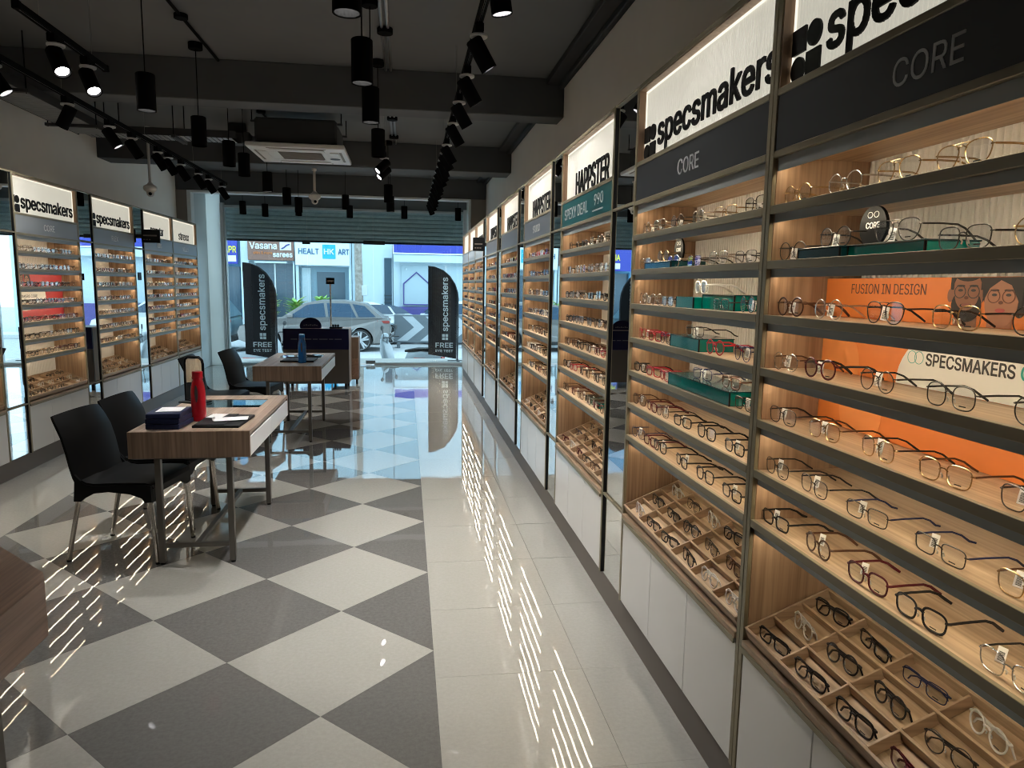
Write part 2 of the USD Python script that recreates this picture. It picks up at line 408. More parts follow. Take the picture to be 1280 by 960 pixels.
# ------------------------------------------------------------------ display cabinets
ZT, ZL, ZP = 2.385, .555, .139
SH = [1.777, 1.633, 1.489, 1.345, 1.202, 1.059, .915]
DEP = .275
def local(sidename, ya, yb):
    """Placement of a cabinet between two distances from the camera: (origin, rotation about z), local x to the viewer's right, y away."""
    return ((XR, yb, 0), -90.0) if sidename == 'r' else ((XL, ya, 0), 90.0)

def logo(parent, x, z, s, y=.028, m='sign_text', d=.006):
    g = s * .06; h = (s - g) / 2
    obj('emblem', cat(front(sbox(x, z + h + g, x + h, z + s), y, y + d), front(ell(x + h * 1.5 + g, z + h * 1.5 + g, h / 2, h / 2), y, y + d),
        front(ell(x + h / 2, z + h / 2, h / 2, h / 2), y, y + d), front(sbox(x + h + g, z, x + s, z + h), y, y + d)), m, parent)

def cabinet(sd, ya, yb, sign, header, label, hpanel='slate_panel', htext='header_text_light', extra=None):
    loc, rz = local(sd, ya, yb); w = yb - ya
    t = thing('display_cabinet', label, 'display cabinet', loc, rz, 'lit display cabinets along the walls')
    e = .022
    for x0, inner in ((0, 1), (w - e, 0)):
        obj('side_panel', cbox(x0 + (.004 if inner else 0), x0 + e - (0 if inner else .004), .012, DEP + .015, ZP, ZT - .02, .001), 'oak_z', t)
        obj('side_cladding', box(x0 if inner else x0 + e - .004, x0 + .004 if inner else x0 + e, .004, DEP + .1, ZP, ZT), 'black_trim', t, label='black outer face of the side panel')
        obj('edge_strip', cbox(x0 + .0012, x0 + e - .0012, 0, .012, ZP, ZT, .0012), 'olive_trim', t, label='dark olive metal edge strip')
    obj('top_panel', cbox(e, w - e, 0, WR - XR if sd == 'r' else .3, ZT - .02, ZT, .0015), 'olive_trim', t)
    obj('back_panel', fluted(e, w - e, DEP, DEP + .012, ZL, 1.92, .020, .005), 'fluted_panel', t, label='pale vertically fluted back panel')
    # sign box
    sg = obj('light_sign', fluted(e, w - e, .036, .050, 2.075, ZT - .02, .014, .002, 4), 'sign_panel', t, label='backlit white fluted sign panel')
    obj('sign_bottom', cbox(e, w - e, .0, .050, 2.057, 2.075, .0015), 'olive_trim', t)
    obj('sign_lining', cat(box(e, e + .004, .003, .036, 2.075, ZT - .024), box(w - e - .004, w - e, .003, .036, 2.075, ZT - .024), box(e + .004, w - e - .004, .003, .036, ZT - .024, ZT - .02)), 'oak_z', t)
    obj('cove_strip', cat(box(e + .006, w - e - .006, .0305, .0350, ZT - .032, ZT - .026), box(e + .0055, e + .009, .0305, .035, 2.08, ZT - .034), box(w - e - .009, w - e - .0055, .0305, .035, 2.08, ZT - .034)), 'cove_led', sg)
    if sign == 'specsmakers':
        logo(sg, e + .006, 2.082, .130)
        obj('lettering', text('specsmakers', .102, e + .160, 2.122, .034, .005, True, width=w - 2 * e - .180), 'sign_text', sg)
    elif sign:
        wd = {'HAPPSTER': .70}.get(sign, .46)
        obj('lettering', text(sign, .125 if wd == .70 else .105, w * .53, 2.088 if wd == .70 else 2.115, .034, .005, wd == .70, 'c', width=wd), 'sign_text', sg)
    hp = obj('header_panel', cbox(e, w - e, .004, .022, 1.918, 2.057, .001), hpanel, t)
    if header == 'SPEXY DEAL':
        obj('lettering', text('SPEXY DEAL', .062, .10, 1.955, .004, .0015, False, width=.56), htext, hp); obj('price_lettering', text('990', .055, .79, 1.975, .004, .0015, False, width=.17), htext, hp); obj('underline', box(.76, .96, .0028, .004, 1.945, 1.952), htext, hp)
    elif header:
        obj('lettering', text(header, .052, w / 2, 1.958, .004, .0015, False, 'c'), htext, hp)
    obj('header_rail', cbox(e, w - e, 0, .03, 1.900, 1.918, .0015), 'olive_trim', t)
    obj('ceiling_board', cbox(e, w - e, .03, DEP, 1.901, 1.916, .001), 'oak_y', t)
    def strip(z, parent, lip=.024):
        pr = obj('led_profile', side([(.0135, z), (.050, z), (.050, z - .014), (.043, z - .014), (.0300, z - .0152), (.0175, z - .024), (.0165, z - lip - .0005), (.0135, z - lip - .0005)], e + .001, w - e - .001), 'led_profile', parent, label='grey aluminium lamp profile')
        n = np.array([.018, -.0255]) / math.hypot(.018, .0255)
        q = np.array([[.0205, z - .0218], [.0290, z - .0158]])
        obj('led_strip', side([tuple(q[0] + n * .0005), tuple(q[0] + n * .0016), tuple(q[1] + n * .0016), tuple(q[1] + n * .0005)], e + .012, w - e - .012), 'led_warm', pr, label='glowing warm white strip')
    hb = obj('header_soffit', box(e, w - e, .0135, .07, 1.896, 1.900), 'led_profile', t)
    strip(1.896, t, .0285)
    for z in SH:
        s = obj('shelf', cbox(e, w - e, .012, DEP, z - .018, z, .001), 'oak_y', t)
        obj('shelf_edge', cbox(e, w - e, 0, .012, z - .021, z + .0012, .001), 'olive_trim', s, label='dark olive metal shelf edge')
        strip(z - .018, t)
    obj('ledge', cbox(e, w - e, -.004, DEP, ZL - .02, ZL, .0015), 'oak_y', t)
    obj('ledge_edge', cbox(e, w - e, -.008, -.004, ZL - .034, ZL - .017, .001), 'olive_trim', t)
    obj('base_body', box(e, w - e, .024, DEP, ZP, ZL - .021), 'black_trim', t)
    dw = (w - 2 * e) / 3
    for k in range(3):
        obj('door', cbox(e + k * dw + .0015, e + (k + 1) * dw - .0015, .002, .022, ZP + .006, ZL - .036, .0015), 'white_laminate', t)
    obj('plinth', box(0, w, .018, .05, 0, ZP), 'plinth_laminate', t)
    return t

def mirror_bay(sd, ya, yb, label):
    loc, rz = local(sd, ya, yb); w = yb - ya
    t = thing('wall_mirror', label, 'mirror', loc, rz, 'tall mirror strips between the display cabinets')
    obj('back_board', box(.001, w - .001, .0185, .08, ZP, ZT - .001), 'black_matte', t)
    for n, z0, z1 in (('upper_glass', 1.924, ZT - .008), ('middle_glass', ZL + .002, 1.906), ('lower_glass', ZP + .004, ZL - .018)):
        obj(n, cbox(.003, w - .003, .0125, .0185, z0, z1, .0015), 'mirror', t)
    for z in (1.915, ZL - .008, ZT - .004):
        obj('rail', cbox(.001, w - .001, .002, .018, z - .006, z + .006 if z < 2.3 else z + .004, .001), 'olive_trim', t)
    obj('plinth', box(0, w, .018, .05, 0, ZP), 'plinth_laminate', t)

RB = [(.70, 1.836, 'specsmakers', 'CORE', 'charcoal_panel', 'header_text'), (1.836, 2.995, 'specsmakers', 'CORE', 'charcoal_panel', 'header_text'),
      (3.315, 4.453, 'HAPPSTER', 'SPEXY DEAL', 'teal_panel', 'header_text'), (4.77, 5.89, 'HAPPSTER', 'STUDIO', 'slate_panel', 'header_text'),
      (6.21, 7.33, 'HAPPSTER', None, 'slate_panel', None), (7.65, 8.70, 'HAPPSTER', None, 'slate_panel', None),
      (9.05, 10.13, 'HAPPSTER', None, 'grey_panel', None), (10.13, 11.24, None, None, 'grey_panel', None), (11.24, 12.36, None, None, 'grey_panel', None)]
RL = ['oak cabinet under a lit specsmakers sign, nearest of all on the right wall', 'oak cabinet under a lit specsmakers sign, second from the camera on the right wall',
      'oak cabinet with a teal SPEXY DEAL header under a lit sign', 'oak cabinet on the right wall just beyond the teal headed one',
      'oak cabinet on the right wall, second beyond the teal headed one', 'oak cabinet on the right wall just before the small black hanging board',
      'oak cabinet on the right wall just beyond the small black hanging board', 'oak cabinet on the right wall, last but one before the shopfront', 'oak cabinet at the far end of the right wall beside the shopfront']
CAB_R = [cabinet('r', a, b, s, h, RL[k], hp, ht) for k, (a, b, s, h, hp, ht) in enumerate(RB)]
RN = ['between the second and the teal headed right-hand cabinets', 'just beyond the teal headed right-hand cabinet', 'second beyond the teal headed right-hand cabinet', 'third beyond the teal headed right-hand cabinet', 'behind the small black hanging board on the right wall']
for (a, b), n in zip(((2.995, 3.315), (4.453, 4.77), (5.89, 6.21), (7.33, 7.65), (8.70, 9.05)), RN):
    mirror_bay('r', a, b, 'narrow tall mirror ' + n)
LB = [(3.35, 4.45, 'specsmakers', 'SINGLE', 'grey_panel', 'header_text_light'), (4.77, 5.90, 'specsmakers', 'CORE', 'grey_panel', 'header_text_light'), (6.21, 7.34, 'specsmakers', 'CORE', 'grey_panel', 'header_text_light'),
      (7.64, 8.73, 'specsmakers', 'FLEX', 'grey_panel', 'header_text_light'), (9.03, 10.10, 'peepstar', 'KIDS', 'grey_panel', 'header_text_light'), (10.10, 11.20, 'strexx', 'NELLEY', 'grey_panel', 'header_text_light')]
LL = ['oak cabinet on the left wall, outside the frame to the left', 'oak cabinet cut by the left edge of the picture', 'oak cabinet with red posters on the left wall under a lit specsmakers sign', 'oak cabinet on the left wall just beyond the red posters',
      'oak cabinet under a lit peepstar sign on the left wall', 'oak cabinet under a lit strexx sign at the far end of the left wall']
CAB_L = [cabinet('l', a, b, s, h, LL[k], hp, ht) for k, (a, b, s, h, hp, ht) in enumerate(LB)]
for (a, b), n in zip(((4.45, 4.77), (5.90, 6.21), (7.34, 7.64), (8.73, 9.03)), ('on the left wall outside the frame', 'at the left edge of the picture', 'just beyond the red posters on the left wall', 'beside the small black hanging board on the left wall')):
    mirror_bay('l', a, b, 'narrow tall mirror ' + n)

# ------------------------------------------------------------------ shopfront
sf = tag(empty('trim_2'), kind='structure')                          # pale aluminium column, posts and fascia of the shopfront
obj('column', cbox(-3.66, -3.36, Y_GLASS - .03, Y_GLASS + .05, 0, ZC, .003), 'alu_pale', sf)
obj('return_panel', cbox(-3.66, -3.60, Y_FRONT + .17, Y_GLASS - .03, 0, ZC, .003), 'alu_grey', sf)
obj('post', cbox(-3.36, -3.31, Y_GLASS - .05, Y_GLASS + .06, 0, 2.98, .003), 'white_frame', sf)
obj('post', cbox(-3.31, -3.28, Y_GLASS - .02, Y_GLASS + .03, 0, 2.98, .003), 'alu_grey', sf)
obj('post', cbox(1.085, 1.15, Y_GLASS - .05, Y_GLASS + .06, 0, 2.98, .003), 'white_frame', sf)
obj('fascia', box(-3.36, 1.36, Y_GLASS - .01, Y_GLASS + .04, 2.93, ZC), 'fascia_grey', sf)
obj('fascia_rail', cbox(-3.36, 1.15, Y_GLASS - .04, Y_GLASS - .011, 2.89, 2.94, .003), 'alu_grey', sf)
obj('return_panel', cbox(1.15, WR, Y_GLASS - .03, Y_GLASS + .05, 0, ZC, .003), 'alu_pale', sf)
def glass_pane(name, x0, x1):
    p = tag(empty(name), kind='structure')
    obj('pane', box(x0 + .004, x1 - .004, Y_GLASS, Y_GLASS + .012, .03, 2.90), 'shop_glass', p)
    return p
w1 = glass_pane('window_1', -3.28, -1.83)
w2 = glass_pane('window_2', -.62, 1.085)
d1 = glass_pane('door_1', -1.83, -.62)
for p, x0, x1 in ((w1, -3.28, -1.83), (w2, -.62, 1.085)):
    obj('floor_channel', cbox(x0, x1, Y_GLASS - .02, Y_GLASS + .03, 0, .045, .003), 'alu_grey', p)
obj('patch_fitting', cat(cbox(-.78, -.60, Y_GLASS - .018, Y_GLASS + .03, .02, .085, .003)), 'steel', d1)
obj('patch_fitting', cat(cbox(-.80, -.40, Y_GLASS - .018, Y_GLASS + .03, 2.29, 2.36, .003)), 'duct_dark', d1)
obj('patch_fitting', cat(cbox(-1.92, -1.78, Y_GLASS - .018, Y_GLASS + .03, 2.27, 2.34, .003)), 'duct_dark', d1)
obj('pivot_plate', cbox(-.98, -.68, Y_GLASS - .32, Y_GLASS - .06, .0, .006, .002), 'steel', d1)

sh = thing('rolling_shutter', 'grey steel rolling shutter half lowered across the top of the shopfront', 'shutter', (0, 14.12, 0))
for k in range(9):
    z0 = 2.345 + k * .076
    prof = [(-.004, z0 - .006), (-.020, z0 + .014), (-.024, z0 + .034), (-.020, z0 + .052), (-.006, z0 + .068), (-.002, z0 + .078), (.003, z0 + .078), (.001, z0 + .066), (-.013, z0 + .050), (-.017, z0 + .034), (-.013, z0 + .016), (.002, z0 - .006)]
    obj('slat', side(prof, -3.30, 1.15), 'shutter_steel', sh)
obj('bottom_bar', cbox(-3.30, 1.15, -.025, .01, 2.312, 2.345, .003), 'duct_dark', sh)
for x in (-3.33, 1.15):
    obj('guide_rail', cbox(x, x + .03, -.035, .02, 0, 3.0, .003), 'alu_grey', sh)

# ------------------------------------------------------------------ the street
tag(obj('upper_building', cbox(-9, 8, 13.2, 14.45, ZC + .125, 9.5, .02), 'facade_white'), kind='structure')   # the storeys over the shop
GZ = -.66
street = tag(obj('street', box(-40, 40, 15.2, 60, GZ - .2, GZ), 'asphalt'), kind='structure')
tag(obj('terrace', cbox(-8, 8, Y_GLASS + .03, 15.2, -.30, -.012, .006), 'terrace'), kind='structure')
tag(obj('terrace_step', cbox(-8, 8, 15.2, 15.55, GZ, -.33, .006), 'terrace'), kind='structure')
tag(obj('far_kerb', cbox(-40, 40, 28.6, 30.0, GZ, GZ + .16, .02), 'terrace'), kind='structure')

YF = 30.0
def shop(name, label, x0, x1, m, h=7.5):
    t = thing(name, label, 'shop front', (0, YF, 0))
    obj('wall', box(x0 + .012, x1 - .012, .35, 6, GZ, h), m, t)
    return t
def pier(t, x0, x1, z0, z1, m='facade_white', y0=0.0): obj('pier', cbox(x0, x1, y0, .36, z0, z1, .01), m, t)
def board(t, x0, x1, z0, z1, m, d=.14): return obj('signboard', cbox(x0, x1, -d, .02, z0, z1, .01), m, t)
def glaze(t, x0, x1, z0, z1, m): return obj('display_window', box(x0, x1, .22, .34, z0, z1), m, t)

s1 = shop('shop_front', 'blue shop front with yellow lettering at the far left across the street', -11.5, -6.55, 'facade_blue')
b = board(s1, -7.6, -6.62, 2.25, 3.55, 'sign_blue')
obj('lettering', text('APR', .24, -6.88, 2.70, -.14, .02, True, 'c', width=.46), 'sign_yellow', b)
obj('info_panel', cbox(-7.12, -6.66, -.155, -.14, 2.34, 2.58, .004), 'sign_white', b)
glaze(s1, -7.6, -6.62, GZ, 2.15, 'shop_dark'); pier(s1, -11.48, -7.6, GZ, 2.2, 'facade_blue')
s2 = shop('shop_front', 'saree shop front with brown Vasana sarees signboard across the street', -6.55, -4.43, 'facade_white')
pier(s2, -6.53, -6.22, GZ, 6.5); b = board(s2, -6.22, -4.45, 2.42, 3.20, 'sign_brown')
obj('lettering', text('Vasana', .25, -6.14, 2.87, -.14, .02, True, width=1.05), 'sign_white', b)
obj('lettering', text('sarees', .19, -4.50, 2.56, -.14, .02, True, 'r', width=.75), 'sign_white', b)
obj('lettering', text('silks & more', .10, -6.00, 2.66, -.14, .02, False, width=.72), 'orange_light', b)
obj('picture_panel', cbox(-4.98, -4.54, -.152, -.14, 2.82, 3.14, .004), 'sign_white', b)
obj('emblem', tube([(-4.92, -.158, 2.88), (-4.82, -.158, 2.93), (-4.72, -.158, 3.02), (-4.60, -.158, 3.06)], .03, 6), 'violet_line', b)
obj('light_board', cbox(-6.0, -4.75, -.03, .2, 2.31, 2.39, .004), 'sign_white', s2)
glaze(s2, -6.0, -4.52, GZ, 2.30, 'shop_dark')
obj('mullion', cbox(-5.28, -5.22, .18, .24, GZ, 2.3, .004), 'alu_grey', s2); pier(s2, -4.52, -4.46, GZ, 2.42)
lamps = empty('lamp_row', (0, 0, 0), parent=s2)
for x in (-5.7, -5.45, -5.2, -4.95): obj('lamp', lathe([(.05, 2.14), (.03, 2.2), (.0, 2.22)], 8), 'sign_white', lamps)
s3 = shop('shop_front', 'white shop front with HEALTHKART lettering across the street', -4.43, -2.22, 'facade_white')
b = board(s3, -4.40, -2.27, 2.25, 3.45, 'sign_white')
for s_, x, w_ in (('HEALT', -4.27, .80), ('ART', -2.72, .44)): obj('lettering', text(s_, .215, x, 2.70, -.14, .02, True, width=w_), 'ink_blue', b)
q = obj('square_panel', cbox(-3.33, -2.82, -.156, -.14, 2.52, 3.08, .006), 'sign_cyan', b)
obj('lettering', text('HK', .215, -3.075, 2.70, -.156, .015, True, 'c'), 'sign_white', q)
glaze(s3, -4.28, -2.32, GZ, 2.20, 'shop_mid')
obj('display_panel', cbox(-4.20, -3.85, .17, .22, GZ, 2.15, .004), 'shop_pale', s3); obj('door_panel', cbox(-3.6, -2.5, .19, .22, GZ, 2.0, .004), 'shop_dark', s3)
pier(s3, -4.41, -4.30, GZ, 2.25); pier(s3, -2.32, -2.24, GZ, 2.25)
for x in (-4.2, -3.3, -2.4):
    obj('arm_lamp', cat(tube([(x, -.14, 3.30), (x, -.55, 3.36)], .018, 6), cyl((x, -.55, 3.36), (x - .02, -.62, 3.22), .07, 8, .05)), 'duct_dark', s3)
s4 = shop('plain_building', 'plain white building wall with a dark slit panel across the street', -2.22, -.55, 'facade_white')
obj('slit_panel', cbox(-.90, -.60, .28, .36, .6, 2.62, .004), 'shop_dark', s4); obj('railing', cat(*[cbox(-.92, -.59, .2, .22, z, z + .025, .004) for z in (.78, .92, 1.06)]), 'duct_dark', s4)
s5 = shop('shop_front', 'shop front with a long blue banner and house outline on its window', -.55, 9.0, 'facade_white')
b = board(s5, -.50, 7.5, 2.83, 3.20, 'sign_blue'); obj('white_border', cat(cbox(-.54, 7.5, -.15, .03, 2.78, 2.83, .004), cbox(-.54, -.50, -.15, .03, 2.83, 3.22, .004)), 'sign_white', b)
obj('awning_board', cbox(-.5, 7.0, -.1, .2, 2.45, 2.76, .01), 'facade_white', s5)
g = glaze(s5, -.20, 5.5, .66, 2.35, 'shop_pale')
hs = [(-.11, .72), (-.11, 1.58), (.42, 2.05), (.95, 1.58), (.95, .72)]
obj('house_outline', tube([(x, .21, z) for x, z in hs], .035, 6, True), 'violet_line', g)
obj('sill_wall', cbox(-.5, 7.0, -.05, .36, GZ, .62, .01), 'violet_line', s5)
obj('mullion', cbox(1.60, 1.68, .16, .24, .66, 2.35, .004), 'alu_grey', s5)
s6 = shop('shop_front', 'pale building front far left, behind the left edge of the shopfront', -20, -11.5, 'facade_white'); glaze(s6, -15, -12.2, GZ, 2.2, 'shop_mid')

pl = thing('utility_pole', 'weathered utility pole in front of the white building', 'pole', (-1.82, 28.4, GZ))
obj('shaft', tube([(0, 0, -.02), (.01, 0, 2.0), (-.03, 0, 4.2), (-.08, 0, 7.0)], [.17, .15, .14, .12], 12), 'bark', pl)
obj('meter_box', cbox(.10, .32, -.1, .1, 1.75, 2.15, .01), 'alu_grey', pl)
obj('wire', tube([(-.04, 0, 4.05), (-.35, -.02, 3.85), (-.75, 0, 3.95), (-1.5, .4, 4.0)], .018, 5), 'duct_dark', pl)

def car(name, label, x, y, rz, body, L=4.80, Wd=1.95, H=1.66, suv=True):
    t = thing(name, label, 'car', (x, y, GZ), rz)
    hw = Wd / 2
    prof = [(-L/2, .62), (-L/2 + .04, .38), (-L/2 + .30, .28), (L/2 - .35, .28), (L/2 - .05, .42), (L/2, .66), (L/2 - .02, .98), (L/2 - .10, 1.10), (.6, 1.13), (-.85, 1.08), (-L/2 + .45, .98), (-L/2 + .08, .82)]
    wx = (-L/2 + .93, L/2 - .96); rW = .37
    g = Polygon(prof)
    for a in wx: g = g.difference(Point(a, rW).buffer(rW + .055, 16))
    v, f = front(g, -hw, hw)
    k = np.clip((v[:, 2] - .7) / .5, 0, 1); v[:, 1] *= 1 - .07 * k; e = np.abs(v[:, 0]) / (L / 2); v[:, 1] *= 1 - .10 * np.clip((e - .75) / .25, 0, 1)
    obj('body', (v, f), body, t, 30)
    cab = [(-1.12, 1.05), (-.32, H - .10), (.10, H - .01), (.85, H), (1.62, H - .10), (2.18, 1.10)] if suv else [(-.95, 1.05), (-.30, H - .10), (.1, H - .02), (.7, H - .03), (1.2, H - .16), (1.85, 1.08)]
    v, f = front(Polygon(cab), -hw, hw); kk = np.clip((v[:, 2] - 1.05) / (H - 1.05), 0, 1); v[:, 1] *= .92 - .22 * kk
    obj('cabin', (v, f), body, t, 30)
    for s_ in (-1, 1):
        for wp in ([(-.84, 1.10), (-.24, H - .15), (.28, H - .09), (.36, 1.10)], [(.45, 1.10), (.38, H - .09), (1.10, H - .10), (1.32, 1.12)], [(1.40, 1.13), (1.20, H - .11), (1.58, H - .17), (1.95, 1.14)]):
            v, f = front(Polygon(wp), -.012, .012); kk = np.clip((v[:, 2] - 1.05) / (H - 1.05), 0, 1)
            v[:, 1] += s_ * hw * (.925 - .22 * kk); obj('side_window', (v, f), 'car_glass', t)
        for a in wx:
            wl = obj('wheel', mv(lathe([(.20, -.11), (rW - .03, -.11), (rW, -.07), (rW, .07), (rW - .03, .11), (.20, .11)], 24), (a, s_ * (hw - .13), rW), rot('x', 90)), 'tyre', t, 30)
            sp = [mv(cbox(-.028, .028, .05, rW - .09, .10, .125, .006), (0, 0, 0), rot('z', 72 * q + 12)) for q in range(5)] + [mv(cbox(-.028, .028, .05, rW - .09, .10, .125, .006), (0, 0, 0), rot('z', 72 * q - 8)) for q in range(5)]
            hub = cat(lathe([(rW - .10, .085), (rW - .07, .128), (rW - .06, .085)], 24, False), lathe([(.07, .09), (.07, .13), (.0, .135)], 12), *sp)
            obj('rim', mv(hub, (a, s_ * (hw - .13), rW), rot('x', 90 if s_ < 0 else -90)), 'alloy', wl)
        obj('door_mirror', mv(cbox(-.85, -.66, -.09, .10, 1.10, 1.23, .03), (0, s_ * (hw + .03), 0)), body, t)
        obj('tail_lamp', mv(cbox(L/2 - .42, L/2 - .01, -.02, .02, .93, 1.02, .01), (0, s_ * (hw * .88), 0)), 'lamp_red', t)
        obj('sill', cbox(-L/2 + 1.4, L/2 - 1.4, s_ * hw - .03, s_ * hw + .01, .26, .36, .01), 'tyre', t)
    obj('bumper', cbox(L/2 - .12, L/2 + .02, -hw * .82, hw * .82, .30, .50, .03), 'tyre', t)
    obj('windscreen', (lambda m: (np.stack([m[0][:, 0], m[0][:, 1], m[0][:, 2]], 1), m[1]))(cat(side([(-.62, 0), (.62, 0), (.50, 1), (-.50, 1)], 0, .02))), 'car_glass', t) if False else None
    return t
car('car', 'silver grey SUV parked along the far side of the street', -2.94, 24.6, 0, 'car_silver')
car('car', 'white hatchback parked behind the silver SUV on its right', -1.9, 27.2, 8, 'car_white', 4.3, 1.75, 1.55, False)
car('car', 'white car seen behind the striped barrier on the right', 2.6, 27.3, 180, 'car_white', 4.3, 1.75, 1.62, False)
car('car', 'dark teal van at the left edge of the shopfront view', -7.72, 24.6, 0, 'car_dark', 4.4, 1.9, 1.95, True)

br = thing('barrier', 'grey road barrier with pale chevron stripes beside the SUV', 'barrier', (.62, 25.3, 0))
obj('board', cbox(-1.05, 1.55, 0, .06, GZ + .18, .50, .008), 'barrier_dark', br)
for k in range(3):
    x = -.95 + k * .80
    obj('chevron', front([(x, -.35), (x + .34, -.35), (x + .82, .06), (x + .46, .44), (x + .10, .44), (x + .46, .06)] if False else [(x, -.42), (x + .36, -.42), (x + .95, .06), (x + .55, .44), (x + .19, .44), (x + .59, .06)], -.008, 0), 'barrier_pale', br)
for x in (-.9, 1.4): obj('foot', cbox(x - .06, x + .06, -.2, .26, GZ, GZ + .18, .01), 'barrier_dark', br)

def leaf_blade(L, w_, az, el, droop):
    n = 5; pts = []
    for i in range(n):
        s_ = i / (n - 1); r_ = L * s_; e_ = el - droop * s_ * s_
        pts.append((r_ * math.cos(e_), r_ * math.sin(el) * (1 - .35 * s_ * droop)))
    v, f = [], []
    for i, (a, z) in enumerate(pts):
        ww = w_ * math.sin(PI * min(.97, (.12 + .86 * i / (n - 1)))) + .004
        v += [[a, -ww, z], [a, 0, z - .012], [a, ww, z]]
    for i in range(n - 1):
        o = 3 * i
        f += [[o, o + 1, o + 4], [o, o + 4, o + 3], [o + 1, o + 2, o + 5], [o + 1, o + 5, o + 4]]
    return mv((np.array(v), np.array(f)), (0, 0, 0), rot('z', math.degrees(az)))
for k, (x, y, h, lb) in enumerate(((-5.25, 28.85, 2.0, 'left'), (-4.25, 28.75, 1.9, 'middle'), (-3.30, 28.85, 2.1, 'right'))):
    p = thing('potted_plant', f'leafy green plant behind the SUV bonnet, {lb} of three', 'plant', (x, y, GZ), 0, None)
    obj('pot', lathe([(.20, .0), (.27, .42), (.30, .44), (.30, .48), (.25, .48), (.24, .40)], 14), 'barrier_dark', p, 30)
    r2 = random.Random(40 + k)
    obj('stem', cyl((0, 0, .38), (0, 0, h * .6), .03, 6), 'bark', p)
    for q in range(64):
        obj('leaf', mv(leaf_blade(r2.uniform(.36, .52), r2.uniform(.055, .09), q * 2.4 + r2.uniform(-.3, .3), r2.uniform(.2, 1.25), r2.uniform(.3, 1.1)), (0, 0, r2.uniform(.8, h * .74))), 'leaf_yellow' if q % 3 == 0 else 'leaf_green', p)

def flag(label, x, y, rz):
    t = thing('feather_flag', label, 'flag', (x, y, -.012), rz)
    out = [(0, .14), (.58, .05), (.60, 1.28), (.585, 1.42), (.53, 1.58), (.43, 1.73), (.30, 1.84), (.14, 1.905), (0, 1.92)]
    v, f = front(Polygon(out), 0, .006); m = trimesh.Trimesh(v, f, process=True)
    for _ in range(3): m = m.subdivide()
    v = np.array(m.vertices); v[:, 1] += .018 * np.sin(v[:, 0] * 9 + v[:, 2] * 2.2) + .010 * np.sin(v[:, 2] * 5.5)
    wav = lambda v: v[:, 1] + .018 * np.sin(v[:, 0] * 9 + v[:, 2] * 2.2) + .010 * np.sin(v[:, 2] * 5.5)
    obj('cloth', (v, np.array(m.faces)), 'flag_cloth', t, 40)
    pole = [(.60, .003, -.0), (.61, .003, .7), (.612, .003, 1.28), (.597, .003, 1.42), (.54, .003, 1.585), (.437, .003, 1.74), (.303, .003, 1.852), (.14, .003, 1.917), (0, .003, 1.932)]
    obj('pole_sleeve', tube(pole, .016, 8), 'flag_edge', t, 30)
    def onflag(m):
        m = trimesh.Trimesh(*m, process=True).subdivide(); v = np.array(m.vertices); v[:, 1] = wav(v) ; return v, np.array(m.faces)
    lt = text('specsmakers', .125, 0, 0, 0, .004, True, width=1.10); v, f = lt
    lt = np.stack([-v[:, 2] + .40, v[:, 1] - .003, v[:, 0] + .62], 1), f
    obj('lettering', onflag(lt), 'flag_print', t)
    q = .055
    obj('emblem', onflag(cat(*[front(sbox(.285 + a * (q + .012), .44 + b_ * (q + .012), .285 + a * (q + .012) + q, .44 + b_ * (q + .012) + q), -.004, 0) for a in (0, 1) for b_ in (0, 1)])), 'flag_print', t)
    obj('lettering', onflag(text('FREE', .095, .33, .285, -.001, .004, True, 'c', width=.36)), 'flag_print', t)
    obj('lettering', onflag(text('EYE TEST', .05, .33, .19, -.001, .004, True, 'c', width=.36)), 'flag_print', t)
    obj('base', cat(cbox(.40, .82, -.03, .03, 0, .02, .005), cbox(.58, .64, -.2, .2, 0, .02, .005)), 'flag_edge', t)
flag('black feather flag reading specsmakers free eye test, left of the door', -3.17, 14.72, 0)
flag('black feather flag reading specsmakers free eye test, right of the door', .44, 14.72, 0)

